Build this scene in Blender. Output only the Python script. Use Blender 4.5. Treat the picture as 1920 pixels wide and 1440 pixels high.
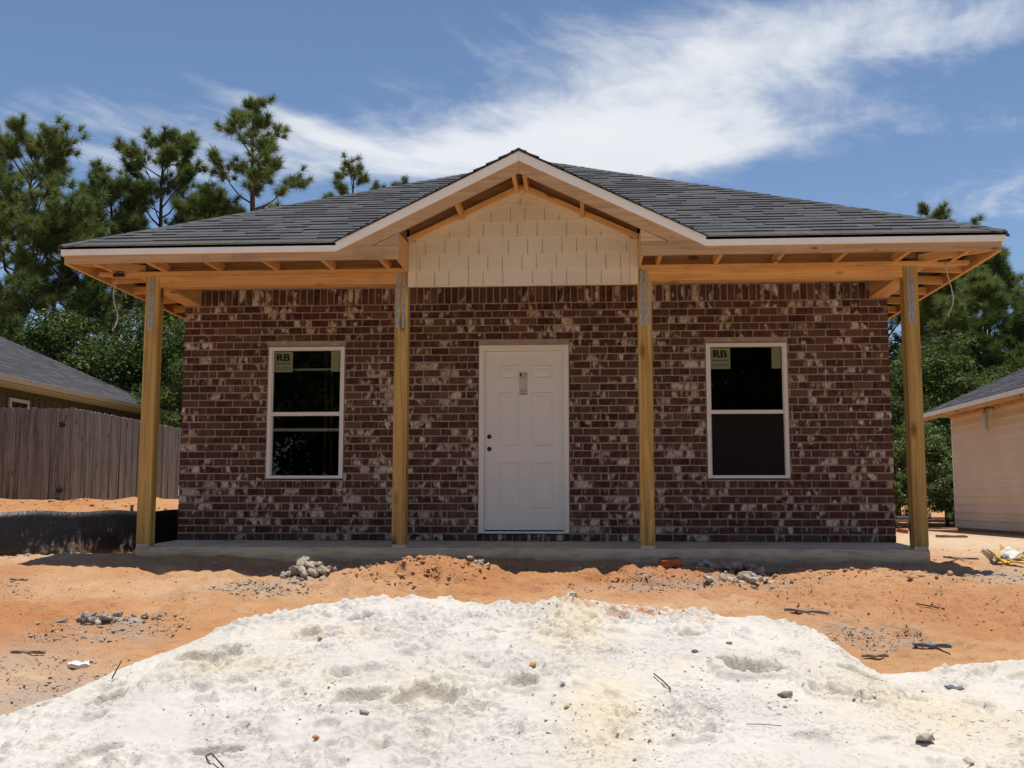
import bpy, bmesh, math, random
import numpy as np
from mathutils import Vector, Matrix

for o in list(bpy.data.objects):
    bpy.data.objects.remove(o, do_unlink=True)
scene = bpy.context.scene
COL = scene.collection
R = math.radians
random.seed(7)

# ------------------------------------------------------------------ camera
CAM = (0.6658, -12.2673, 0.4387)
YAW, TILT, ROLL, FPX = -0.06958, 0.11071, 0.00117, 2001.4
cd = bpy.data.cameras.new("camera")
cam = bpy.data.objects.new("camera", cd)
COL.objects.link(cam)
cd.sensor_width = 36.0
cd.lens = 36.0 * FPX / 1920.0
cd.clip_start = 0.05
cd.clip_end = 3000
_F = Vector((math.sin(YAW) * math.cos(TILT), math.cos(YAW) * math.cos(TILT), math.sin(TILT)))
_R = Vector((math.cos(YAW), -math.sin(YAW), 0))
_U = _R.cross(_F)
_R2 = _R * math.cos(ROLL) + _U * math.sin(ROLL)
_U2 = -_R * math.sin(ROLL) + _U * math.cos(ROLL)
mw = Matrix((_R2, _U2, -_F)).transposed().to_4x4()
mw.translation = Vector(CAM)
cam.matrix_world = mw
scene.camera = cam

# ------------------------------------------------------------------ sky and sun
SUN_EL, SUN_AZ = 84.5, 82.0        # azimuth measured from +Y towards +X
w = bpy.data.worlds.new("World")
scene.world = w
w.use_nodes = True
nt = w.node_tree
w.cycles.sampling_method = 'MANUAL'
w.cycles.sample_map_resolution = 512
for n in list(nt.nodes):
    nt.nodes.remove(n)


class NT:
    """tiny helper to write node graphs as expressions"""
    def __init__(self, tree):
        self.t = tree

    def n(self, kind, **kw):
        nd = self.t.nodes.new(kind)
        for k, v in kw.items():
            setattr(nd, k, v)
        return nd

    def put(self, sock, v):
        if hasattr(v, 'is_output'):
            self.t.links.new(v, sock)
        elif v is not None:
            if isinstance(v, (tuple, list)) and len(v) == 3 and sock.type == 'RGBA':
                v = (*v, 1.0)
            sock.default_value = v

    def m(self, op, a, b=None, c=None, clamp=False):
        nd = self.n('ShaderNodeMath', operation=op, use_clamp=clamp)
        self.put(nd.inputs[0], a)
        if b is not None: self.put(nd.inputs[1], b)
        if c is not None: self.put(nd.inputs[2], c)
        return nd.outputs[0]

    def vm(self, op, a, b=None):
        nd = self.n('ShaderNodeVectorMath', operation=op)
        self.put(nd.inputs[0], a)
        if b is not None: self.put(nd.inputs[1], b)
        return nd.outputs[0]

    def xyz(self, v):
        nd = self.n('ShaderNodeSeparateXYZ'); self.put(nd.inputs[0], v); return nd.outputs

    def cxyz(self, x, y, z):
        nd = self.n('ShaderNodeCombineXYZ')
        for i, q in enumerate((x, y, z)): self.put(nd.inputs[i], q)
        return nd.outputs[0]

    def noise(self, vec, scale, detail=4, rough=0.55, dist=0.0, out=0, dims='3D'):
        nd = self.n('ShaderNodeTexNoise', noise_dimensions=dims)
        if vec is not None: self.put(nd.inputs['Vector'], vec)
        self.put(nd.inputs['Scale'], scale)
        nd.inputs['Detail'].default_value = detail
        nd.inputs['Roughness'].default_value = rough
        nd.inputs['Distortion'].default_value = dist
        return nd.outputs[out]

    def ramp(self, f, stops, interp='LINEAR'):
        nd = self.n('ShaderNodeValToRGB')
        cr = nd.color_ramp; cr.interpolation = interp
        while len(cr.elements) < len(stops): cr.elements.new(0.5)
        for e, (p, c) in zip(cr.elements, stops):
            e.position = p
            e.color = (c, c, c, 1) if not isinstance(c, (tuple, list)) else (*c, 1)
        self.put(nd.inputs[0], f)
        return nd.outputs[0]

    def mix(self, f, a, b, mode='MIX'):
        nd = self.n('ShaderNodeMix', data_type='RGBA', blend_type=mode)
        nd.clamp_factor = True
        self.put(nd.inputs[0], f); self.put(nd.inputs[6], a); self.put(nd.inputs[7], b)
        return nd.outputs[2]

    def rng(self, v, a, b, c=0.0, d=1.0, smooth=True):
        nd = self.n('ShaderNodeMapRange', interpolation_type='SMOOTHSTEP' if smooth else 'LINEAR')
        nd.clamp = True
        for i, q in enumerate((v, a, b, c, d)): self.put(nd.inputs[i], q)
        return nd.outputs[0]


g = NT(nt)
sky = g.n('ShaderNodeTexSky', sky_type='NISHITA')
sky.sun_disc = False
sky.sun_elevation = R(SUN_EL)
sky.sun_rotation = R(SUN_AZ)
sky.altitude = 30
sky.air_density = 0.9
sky.dust_density = 0.15
sky.ozone_density = 3.2
tc = g.n('ShaderNodeTexCoord')
dx, dy, dz = g.xyz(tc.outputs['Generated'])
dzc = g.m('MAXIMUM', dz, 0.03)
u = g.m('DIVIDE', dx, dzc)
v = g.m('DIVIDE', dy, dzc)
# a cirrus layer high above: flat sheet seen in perspective
pos = g.cxyz(u, v, 0.0)
warp = g.noise(pos, 0.9, 3, 0.5, out=1)
wpos = g.vm('ADD', pos, g.vm('MULTIPLY', g.vm('SUBTRACT', warp, (0.5, 0.5, 0.5)), (0.55, 0.55, 0.0)))
ca, sa = math.cos(R(24)), math.sin(R(24))
wx, wy, wz = g.xyz(wpos)
along = g.m('ADD', g.m('MULTIPLY', wx, sa), g.m('MULTIPLY', wy, ca))
acro = g.m('SUBTRACT', g.m('MULTIPLY', wx, ca), g.m('MULTIPLY', wy, sa))
fib = g.noise(g.cxyz(g.m('MULTIPLY', acro, 3.2), g.m('MULTIPLY', along, 1.1), 3.1), 2.6, 6, 0.64)
big = g.noise(g.cxyz(wx, wy, 9.3), 0.55, 2, 0.5)


def blob(u0, v0, ru, rv, ang, amp):
    """one patch of cloud at its place in the layer"""
    c, s = math.cos(R(ang)), math.sin(R(ang))
    a = g.m('SUBTRACT', wx, u0); b = g.m('SUBTRACT', wy, v0)
    p = g.m('DIVIDE', g.m('ADD', g.m('MULTIPLY', a, c), g.m('MULTIPLY', b, s)), ru)
    q = g.m('DIVIDE', g.m('SUBTRACT', g.m('MULTIPLY', b, c), g.m('MULTIPLY', a, s)), rv)
    d = g.m('ADD', g.m('MULTIPLY', p, p), g.m('MULTIPLY', q, q))
    return g.m('MULTIPLY', g.m('EXPONENT', g.m('MULTIPLY', d, -1.0)), amp)


cov = g.rng(big, 0.44, 0.78, -0.36, 0.14)
for b in [(-0.80, 2.58, 0.42, 0.055, 60, 0.34),
          (-0.34, 3.08, 0.60, 0.36, 5, 0.66),
          (0.10, 2.74, 0.66, 0.50, 10, 0.62),
          (0.46, 2.24, 0.52, 0.27, -8, 0.44),
          (0.34, 3.10, 0.42, 0.28, -10, 0.48),
          (0.92, 2.16, 0.30, 0.20, -20, 0.34),
          (1.36, 3.60, 0.50, 0.34, 15, 0.60),
          (2.10, 4.6, 0.8, 0.5, 20, 0.34),
          (1.00, 2.80, 0.40, 0.16, 10, 0.30),
          (-1.25, 2.95, 0.25, 0.05, 40, 0.22)]:
    cov = g.m('ADD', cov, blob(*b))
brk = g.noise(wpos, 2.4, 6, 0.62)
cov = g.m('SUBTRACT', cov, g.rng(brk, 0.36, 0.60, 0.17, -0.03))
dens = g.m('ADD', g.m('MULTIPLY', g.m('SUBTRACT', fib, 0.5), 0.72), cov)
dens = g.rng(dens, -0.04, 0.80, 0.0, 0.95)
dens = g.m('MULTIPLY', dens, g.rng(dz, 0.02, 0.12))
cloud_col = g.mix(g.noise(wpos, 1.7, 4, 0.5), (6.4, 6.7, 7.2), (8.0, 8.15, 8.3))
skyc = g.mix(dens, sky.outputs[0], cloud_col)
bg = g.n('ShaderNodeBackground')
g.put(bg.inputs['Color'], skyc)
bg.inputs['Strength'].default_value = 0.11
wo = g.n('ShaderNodeOutputWorld')
nt.links.new(bg.outputs[0], wo.inputs[0])

sl = bpy.data.lights.new("sun", 'SUN')
sl.energy = 4.8
sl.angle = R(0.55)
sl.color = (1.0, 0.95, 0.87)
so = bpy.data.objects.new("sun", sl)
COL.objects.link(so)
sd = Vector((math.sin(R(SUN_AZ)) * math.cos(R(SUN_EL)), math.cos(R(SUN_AZ)) * math.cos(R(SUN_EL)), math.sin(R(SUN_EL))))
so.rotation_euler = sd.to_track_quat('Z', 'Y').to_euler()
so.location = (20, 0, 60)

vs = scene.view_settings
vs.view_transform = 'Standard'
vs.look = 'None'
vs.exposure = 0.1
vs.gamma = 1.0
vs.use_curve_mapping = False
scene.render.engine = 'CYCLES'
scene.cycles.max_bounces = 6
scene.cycles.diffuse_bounces = 4
scene.cycles.transparent_max_bounces = 12


# ------------------------------------------------------------------ helpers
def tag(o, label=None, cat=None, group=None, kind=None):
    if label: o['label'] = label
    if cat: o['category'] = cat
    if group: o['group'] = group
    if kind: o['kind'] = kind
    return o


def link(o, parent=None):
    COL.objects.link(o)
    if parent is not None:
        setp(o, parent)
    return o


def setp(o, parent):
    """parent, keeping the child's coordinates as world coordinates"""
    o.parent = parent
    o.matrix_parent_inverse = parent.matrix_basis.inverted()


def empty(name, loc=(0, 0, 0)):
    o = bpy.data.objects.new(name, None)
    o.location = loc
    o.empty_display_size = 0.2
    return link(o)


def mesh(name, verts, faces, mat=None, smooth=False):
    me = bpy.data.meshes.new(name)
    me.from_pydata(verts if isinstance(verts, list) else verts.tolist(), [],
                   faces if isinstance(faces, list) else faces.tolist())
    if mat: me.materials.append(mat)
    if smooth: me.shade_smooth()
    return me


def obj(name, verts, faces, mat, parent=None, smooth=False):
    o = bpy.data.objects.new(name, mesh(name, verts, faces, mat, smooth))
    return link(o, parent)


BOXF = [(0, 3, 2, 1), (4, 5, 6, 7), (0, 1, 5, 4), (1, 2, 6, 5), (2, 3, 7, 6), (3, 0, 4, 7)]


def boxv(x0, x1, y0, y1, z0, z1):
    return [(x0, y0, z0), (x1, y0, z0), (x1, y1, z0), (x0, y1, z0),
            (x0, y0, z1), (x1, y0, z1), (x1, y1, z1), (x0, y1, z1)]


class MB:
    """collects pieces into one mesh"""
    def __init__(self): self.v, self.f = [], []

    def add(self, v, f):
        k = len(self.v); self.v += list(v); self.f += [tuple(i + k for i in q) for q in f]; return self

    def box(self, *a): return self.add(boxv(*a), BOXF)

    def build(self, name, mat, parent=None, smooth=False):
        return obj(name, self.v, self.f, mat, parent, smooth)


def box(name, x0, x1, y0, y1, z0, z1, mat, parent=None, bevel=0.0):
    """box with its own origin at the centre, so grain runs along its own axes"""
    c = Vector(((x0 + x1) / 2, (y0 + y1) / 2, (z0 + z1) / 2))
    hx, hy, hz = (x1 - x0) / 2, (y1 - y0) / 2, (z1 - z0) / 2
    if bevel <= 0:
        v, f = boxv(-hx, hx, -hy, hy, -hz, hz), BOXF
        o = bpy.data.objects.new(name, mesh(name, v, f, mat))
    else:
        bm = bmesh.new()
        vs_ = [bm.verts.new(p) for p in boxv(-hx, hx, -hy, hy, -hz, hz)]
        for q in BOXF: bm.faces.new([vs_[i] for i in q])
        bmesh.ops.bevel(bm, geom=list(bm.edges), offset=bevel, segments=2, affect='EDGES', profile=0.6)
        me = bpy.data.meshes.new(name); bm.to_mesh(me); bm.free(); me.materials.append(mat)
        o = bpy.data.objects.new(name, me)
    o.location = c
    return link(o, parent)


def stick(name, p0, p1, wd, ht, mat, parent=None, up=(0, 0, 1), bevel=0.0):
    """lumber from p0 to p1; local X is its length"""
    p0, p1 = Vector(p0), Vector(p1)
    d = p1 - p0; L = d.length; x = d.normalized()
    u_ = Vector(up)
    if abs(x.dot(u_)) > 0.98: u_ = Vector((0, 1, 0))
    y = u_.cross(x).normalized(); z = x.cross(y)
    o = box(name, -L / 2, L / 2, -wd / 2, wd / 2, -ht / 2, ht / 2, mat, None, bevel)
    M = Matrix((x, y, z)).transposed().to_4x4(); M.translation = (p0 + p1) / 2
    o.matrix_world = M
    if parent is not None:
        setp(o, parent)
    return o


def prism(name, poly, y0, y1, mat, parent=None):
    """polygon given in (x, z), extruded from y0 (front) to y1"""
    n = len(poly)
    v = [(x, y0, z) for x, z in poly] + [(x, y1, z) for x, z in poly]
    f = [tuple(range(n)), tuple(range(2 * n - 1, n - 1, -1))]
    f += [(i, i + n, (i + 1) % n + n, (i + 1) % n) for i in range(n)]
    o = obj(name, v, f, mat, parent)
    fix_normals(o.data)
    return o


def fix_normals(me):
    bm = bmesh.new(); bm.from_mesh(me)
    bmesh.ops.recalc_face_normals(bm, faces=bm.faces); bm.to_mesh(me); bm.free()


def clip(poly, a, b, c):
    """keep the part of a 2D polygon where a*x + b*y <= c"""
    out = []
    for i in range(len(poly)):
        p, q = poly[i], poly[(i + 1) % len(poly)]
        dp, dq = a * p[0] + b * p[1] - c, a * q[0] + b * q[1] - c
        if dp <= 0: out.append(p)
        if (dp < 0 < dq) or (dq < 0 < dp):
            t = dp / (dp - dq)
            out.append((p[0] + t * (q[0] - p[0]), p[1] + t * (q[1] - p[1])))
    return out


def tube(pts, rad, k=8):
    """swept tube through points; rad a number or list"""
    pts = [Vector(p) for p in pts]
    if not isinstance(rad, (list, tuple)): rad = [rad] * len(pts)
    v, f = [], []
    prev = None
    for i, p in enumerate(pts):
        d = (pts[min(i + 1, len(pts) - 1)] - pts[max(i - 1, 0)]).normalized()
        a = Vector((0, 0, 1)) if abs(d.z) < 0.9 else Vector((1, 0, 0))
        if prev is not None: a = prev
        s = d.cross(a).normalized(); t = s.cross(d).normalized(); prev = t
        for j in range(k):
            an = 2 * math.pi * j / k
            v.append(tuple(p + rad[i] * (math.cos(an) * s + math.sin(an) * t)))
    for i in range(len(pts) - 1):
        for j in range(k):
            f.append((i * k + j, i * k + (j + 1) % k, (i + 1) * k + (j + 1) % k, (i + 1) * k + j))
    f.append(tuple(range(k - 1, -1, -1))); f.append(tuple(range((len(pts) - 1) * k, len(pts) * k)))
    return v, f


# numpy value noise
def _hash(ix, iy, seed):
    h = (ix.astype(np.int64) * 374761393 + iy.astype(np.int64) * 668265263 + seed * 974634777) & 0xFFFFFFFF
    h = ((h ^ (h >> 13)) * 1274126177) & 0xFFFFFFFF
    return ((h ^ (h >> 16)) & 0xFFFFFF) / float(0xFFFFFF)


def vnoise(x, y, seed=0):
    ix, iy = np.floor(x), np.floor(y)
    fx, fy = x - ix, y - iy
    sx, sy = fx * fx * fx * (fx * (fx * 6 - 15) + 10), fy * fy * fy * (fy * (fy * 6 - 15) + 10)
    a, b = _hash(ix, iy, seed), _hash(ix + 1, iy, seed)
    c, d = _hash(ix, iy + 1, seed), _hash(ix + 1, iy + 1, seed)
    return (a + (b - a) * sx) * (1 - sy) + (c + (d - c) * sx) * sy - 0.5


def fbm(x, y, scale, octs=5, gain=0.5, seed=0):
    s, a = 0, 1.0
    for i in range(octs):
        s = s + a * vnoise(x * scale + 17.3 * i, y * scale - 9.1 * i, seed + i)
        scale *= 2.03; a *= gain
    return s


def sstep(a, b, x):
    t = np.clip((x - a) / (b - a), 0, 1)
    return t * t * (3 - 2 * t)


# ------------------------------------------------------------------ materials
def material(name):
    m = bpy.data.materials.new(name)
    m.use_nodes = True
    t = m.node_tree
    b = t.nodes['Principled BSDF']
    return m, NT(t), b


def bump(g, b, h, strength=0.3, dist=0.01):
    nd = g.n('ShaderNodeBump')
    nd.inputs['Strength'].default_value = strength
    nd.inputs['Distance'].default_value = dist
    g.put(nd.inputs['Height'], h)
    g.put(b.inputs['Normal'], nd.outputs[0])


def plain(name, col, rough=0.6, spec=0.3, metal=0.0, var=0.0, scale=6.0, bumpy=0.0, bscale=60):
    m, g, b = material(name)
    tc = g.n('ShaderNodeTexCoord')
    if var > 0:
        n = g.noise(tc.outputs['Object'], scale, 5, 0.6)
        f = g.rng(n, 0.3, 0.7, 1 - var, 1 + var * 0.6, False)
        c = g.vm('MULTIPLY', (col[0], col[1], col[2]), g.cxyz(f, f, f))
        g.put(b.inputs['Base Color'], c)
    else:
        b.inputs['Base Color'].default_value = (*col, 1)
    b.inputs['Roughness'].default_value = rough
    b.inputs['Specular IOR Level'].default_value = spec
    b.inputs['Metallic'].default_value = metal
    if bumpy > 0:
        bump(g, b, g.noise(tc.outputs['Object'], bscale, 4, 0.6), bumpy, 0.005)
    return m


def wood(name, c0, c1, knot=(0.1, 0.045, 0.015), axis=0, scale=1.0, rough=0.75, stain=0.0, streak=(0.05, 0.03, 0.02), knots=0.17):
    """sawn lumber: grain along one local axis, growth rings, a few knots"""
    m, g, b = material(name)
    tc = g.n('ShaderNodeTexCoord'); oi = g.n('ShaderNodeObjectInfo')
    p = tc.outputs['Object']
    off = g.m('MULTIPLY', oi.outputs['Random'], 37.0)
    p = g.vm('ADD', p, g.cxyz(off, g.m('MULTIPLY', off, 1.7), g.m('MULTIPLY', off, 0.6)))
    sc = [26.0, 26.0, 26.0]; sc[axis] = 0.9
    q = g.vm('MULTIPLY', p, tuple(s * scale for s in sc))
    wob = g.noise(q, 0.35, 2, 0.5)
    grain = g.noise(q, 1.0, 6, 0.62, 0.9)
    rings = g.m('FRACT', g.m('MULTIPLY', g.m('ADD', wob, g.m('MULTIPLY', grain, 0.06)), 9.0))
    rings = g.m('POWER', rings, 2.5)
    f = g.m('ADD', g.m('MULTIPLY', rings, 0.55), g.m('MULTIPLY', g.rng(grain, 0.38, 0.64), 0.6))
    col = g.mix(f, c0, c1)
    tone = g.m('ADD', 0.86, g.m('MULTIPLY', oi.outputs['Random'], 0.26))
    col = g.vm('MULTIPLY', col, g.cxyz(tone, tone, tone))
    ks = [9.0, 9.0, 9.0]; ks[axis] = 3.4
    vor = g.n('ShaderNodeTexVoronoi', feature='F1')
    g.put(vor.inputs['Vector'], g.vm('MULTIPLY', p, tuple(ks))); vor.inputs['Scale'].default_value = 0.55
    kk = g.rng(vor.outputs['Distance'], knots * 0.45, knots, 1.0, 0.0)
    col = g.mix(g.m('MULTIPLY', kk, 0.85), col, knot)
    if stain > 0:
        bl = g.noise(p, 2.2, 5, 0.65)
        col = g.mix(g.m('MULTIPLY', g.rng(bl, 0.5, 0.72), stain), col, streak)
    g.put(b.inputs['Base Color'], col)
    b.inputs['Roughness'].default_value = rough
    b.inputs['Specular IOR Level'].default_value = 0.25
    bump(g, b, g.m('ADD', grain, g.m('MULTIPLY', rings, 0.3)), 0.22, 0.004)
    return m


M = {}
M['lumber'] = wood('framing_lumber', (0.74, 0.45, 0.185), (0.56, 0.29, 0.095), stain=0.25, streak=(0.22, 0.11, 0.06))
M['lumber_pale'] = wood('pale_lumber', (0.62, 0.41, 0.22), (0.45, 0.26, 0.12), knot=(0.2, 0.1, 0.045), stain=0.5, streak=(0.30, 0.18, 0.12), knots=0.10)  # less orange than the framing lumber, with more stain
M['post'] = wood('treated_post', (0.58, 0.39, 0.13), (0.30, 0.17, 0.04), knot=(0.11, 0.05, 0.012), axis=2, scale=0.62, stain=0.25, streak=(0.22, 0.13, 0.04), knots=0.27)
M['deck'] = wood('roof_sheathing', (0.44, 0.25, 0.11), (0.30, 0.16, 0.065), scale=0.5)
M['plank'] = wood('grey_fence_board', (0.265, 0.240, 0.215), (0.080, 0.070, 0.062), knot=(0.04, 0.028, 0.022), axis=2, scale=0.9, stain=0.5, streak=(0.10, 0.09, 0.08))
M['fascia'] = plain('white_fascia_paint', (0.90, 0.87, 0.80), 0.55, 0.35, var=0.06, scale=3)
M['siding'] = plain('tan_siding', (0.70, 0.62, 0.455), 0.65, 0.3, var=0.06, scale=3, bumpy=0.12, bscale=40)
M['door'] = plain('door_paint', (0.80, 0.78, 0.73), 0.45, 0.4, var=0.04, scale=2)
M['doorframe'] = plain('door_frame_paint', (0.82, 0.79, 0.72), 0.5, 0.4, var=0.04, scale=3)
M['vinyl'] = plain('window_vinyl', (0.80, 0.77, 0.73), 0.4, 0.45, var=0.03)
M['black'] = plain('black_plastic_and_holes', (0.012, 0.011, 0.010), 0.5, 0.4)
M['cablemat'] = plain('cable_sheath', (0.55, 0.50, 0.42), 0.5, 0.4)
M['lintel'] = plain('steel_lintel', (0.19, 0.15, 0.12), 0.7, 0.3, var=0.2)
M['sticker'] = plain('green_paper', (0.20, 0.235, 0.125), 0.7, 0.2, var=0.1)
M['ink'] = plain('ink', (0.008, 0.010, 0.012), 0.6, 0.2)
M['redink'] = plain('red_ink', (0.35, 0.06, 0.05), 0.6, 0.2)
M['paper'] = plain('paper', (0.58, 0.54, 0.48), 0.7, 0.2)
M['screen'] = plain('insect_screen', (0.016, 0.015, 0.014), 0.85, 0.1)
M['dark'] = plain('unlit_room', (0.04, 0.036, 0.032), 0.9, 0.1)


def m_strap():
    m, g, b = material('galvanised_steel')
    tc = g.n('ShaderNodeTexCoord')
    n = g.noise(tc.outputs['Object'], 45, 4, 0.6)
    vor = g.n('ShaderNodeTexVoronoi', feature='F1'); g.put(vor.inputs['Vector'], tc.outputs['Object']); vor.inputs['Scale'].default_value = 55
    c = g.mix(g.rng(n, 0.35, 0.65), (0.26, 0.29, 0.30), (0.50, 0.53, 0.54))
    c = g.mix(g.rng(vor.outputs['Distance'], 0.12, 0.22, 1, 0), c, (0.10, 0.10, 0.10))
    g.put(b.inputs['Base Color'], c)
    b.inputs['Metallic'].default_value = 0.55
    b.inputs['Roughness'].default_value = 0.5
    return m
M['strap'] = m_strap()


def m_glass():
    m, g, b = material('window_glass')
    t = m.node_tree
    gl = g.n('ShaderNodeBsdfGlossy'); gl.inputs['Roughness'].default_value = 0.015
    gl.inputs['Color'].default_value = (0.9, 0.95, 0.95, 1)
    tr = g.n('ShaderNodeBsdfTransparent'); tr.inputs['Color'].default_value = (0.72, 0.75, 0.75, 1)
    fr = g.n('ShaderNodeFresnel'); fr.inputs['IOR'].default_value = 1.45
    mx = g.n('ShaderNodeMixShader')
    t.links.new(fr.outputs[0], mx.inputs[0]); t.links.new(tr.outputs[0], mx.inputs[1]); t.links.new(gl.outputs[0], mx.inputs[2])
    t.links.new(mx.outputs[0], t.nodes['Material Output'].inputs[0])
    return m
M['glass'] = m_glass()


def m_brick():
    m, g, b = material('tumbled_brick')
    at = g.n('ShaderNodeAttribute'); at.attribute_name = 'tone'
    ge = g.n('ShaderNodeNewGeometry')
    P = ge.outputs['Position']
    r1, r2, r3 = g.xyz(at.outputs['Vector'])
    base = g.ramp(r1, [(0.0, (0.042, 0.017, 0.014)), (0.35, (0.068, 0.025, 0.020)), (0.65, (0.098, 0.037, 0.027)),
                       (0.85, (0.100, 0.055, 0.040)), (1.0, (0.150, 0.078, 0.052))])
    n1 = g.noise(P, 22, 5, 0.65)
    base = g.mix(g.m('MULTIPLY', g.rng(n1, 0.45, 0.72), 0.8), base, (0.155, 0.085, 0.062))
    n0 = g.noise(P, 60, 3, 0.6)
    base = g.mix(g.m('MULTIPLY', g.rng(n0, 0.52, 0.7), 0.55), base, (0.045, 0.022, 0.018))
    # lime smears: strong on some bricks, streaked upright
    P2 = g.vm('ADD', P, g.vm('MULTIPLY', at.outputs['Vector'], (31.0, 17.0, 23.0)))
    px, py, pz = g.xyz(ge.outputs['Normal'])
    tone2 = g.noise(g.vm('MULTIPLY', P2, (15, 15, 3)), 1.0, 2, 0.5)
    base = g.mix(g.m('MULTIPLY', g.rng(tone2, 0.50, 0.60), 0.35), base, (0.150, 0.095, 0.072))
    patch = g.noise(g.vm('MULTIPLY', P2, (13, 13, 7)), 1.0, 2, 0.5)
    streak = g.noise(g.vm('MULTIPLY', P2, (95, 95, 30)), 1.0, 4, 0.7, 0.6)
    thr = g.rng(r2, 0.0, 1.0, 0.74, 0.44, False)
    sm = g.m('MULTIPLY', g.rng(g.m('SUBTRACT', patch, thr), -0.03, 0.12), g.rng(streak, 0.34, 0.56, 0.08, 1.0))
    lime = g.mix(r3, (0.52, 0.41, 0.31), (0.78, 0.68, 0.57))
    base = g.mix(g.m('MULTIPLY', sm, 0.92), base, lime)
    g.put(b.inputs['Base Color'], base)
    b.inputs['Roughness'].default_value = 0.85
    b.inputs['Specular IOR Level'].default_value = 0.2
    bump(g, b, g.m('ADD', n1, g.m('MULTIPLY', n0, 0.5)), 0.55, 0.006)
    return m
M['brick'] = m_brick()


def m_mortar():
    m, g, b = material('mortar')
    ge = g.n('ShaderNodeNewGeometry')
    n = g.noise(ge.outputs['Position'], 9, 6, 0.7)
    c = g.mix(g.rng(n, 0.3, 0.7), (0.31, 0.225, 0.175), (0.45, 0.345, 0.28))
    g.put(b.inputs['Base Color'], c)
    b.inputs['Roughness'].default_value = 0.95
    bump(g, b, g.noise(ge.outputs['Position'], 130, 3, 0.6), 0.5, 0.004)
    return m
M['mortar'] = m_mortar()


def m_sidebrick():
    m, g, b = material('side_wall_brick')
    ge = g.n('ShaderNodeNewGeometry')
    x, y, z = g.xyz(ge.outputs['Position'])
    bt = g.n('ShaderNodeTexBrick')
    g.put(bt.inputs['Vector'], g.cxyz(y, z, 0.0))
    bt.inputs['Color1'].default_value = (0.10, 0.04, 0.03, 1); bt.inputs['Color2'].default_value = (0.16, 0.07, 0.05, 1)
    bt.inputs['Mortar'].default_value = (0.25, 0.18, 0.145, 1)
    bt.inputs['Scale'].default_value = 1.0; bt.inputs['Mortar Size'].default_value = 0.006
    bt.inputs['Brick Width'].default_value = 0.2052; bt.inputs['Row Height'].default_value = 0.0861
    g.put(b.inputs['Base Color'], bt.outputs['Color'])
    b.inputs['Roughness'].default_value = 0.9
    bump(g, b, bt.outputs['Fac'], -0.6, 0.01)
    return m
M['sidebrick'] = m_sidebrick()


def m_shingle(name, a, c, d):
    m, g, b = material(name)
    ge = g.n('ShaderNodeNewGeometry'); oi = g.n('ShaderNodeObjectInfo')
    P = ge.outputs['Position']
    rnd = g.m('FRACT', g.m('ADD', ge.outputs['Random Per Island'], oi.outputs['Random']))
    col = g.ramp(rnd, [(0, a), (0.5, c), (1, d)])
    n = g.noise(P, 170, 3, 0.7)
    k = g.rng(n, 0.3, 0.7, 0.62, 1.4, False)
    n2 = g.noise(P, 1.3, 3, 0.6)
    k = g.m('MULTIPLY', k, g.rng(n2, 0.3, 0.7, 0.88, 1.14, False))
    g.put(b.inputs['Base Color'], g.vm('MULTIPLY', col, g.cxyz(k, k, k)))
    b.inputs['Roughness'].default_value = 0.95
    b.inputs['Specular IOR Level'].default_value = 0.15
    bump(g, b, n, 0.5, 0.004)
    return m
M['shingle'] = m_shingle('charcoal_shingle', (0.082, 0.082, 0.085), (0.090, 0.090, 0.093), (0.099, 0.098, 0.101))
M['shingle_far'] = m_shingle('weathered_shingle', (0.060, 0.059, 0.064), (0.068, 0.067, 0.072), (0.080, 0.079, 0.083))


def m_concrete():
    m, g, b = material('porch_concrete')
    ge = g.n('ShaderNodeNewGeometry')
    P = ge.outputs['Position']; x, y, z = g.xyz(P)
    n = g.noise(P, 3.0, 6, 0.65); n2 = g.noise(g.vm('MULTIPLY', P, (5, 5, 30)), 1.0, 5, 0.6)
    c = g.mix(g.rng(n, 0.3, 0.7), (0.60, 0.47, 0.305), (0.72, 0.58, 0.41))
    c = g.mix(g.m('MULTIPLY', g.rng(n2, 0.45, 0.7), 0.5), c, (0.26, 0.20, 0.14))
    # clay splashed up from the ground
    dirt = g.rng(g.m('ADD', z, g.m('MULTIPLY', n, 0.12)), -0.16, 0.0, 0.75, 0.0)
    c = g.mix(dirt, c, (0.25, 0.155, 0.095))
    g.put(b.inputs['Base Color'], c)
    b.inputs['Roughness'].default_value = 0.9
    bump(g, b, g.m('ADD', n2, g.noise(P, 60, 4, 0.6)), 0.4, 0.008)
    return m
M['concrete'] = m_concrete()


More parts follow.
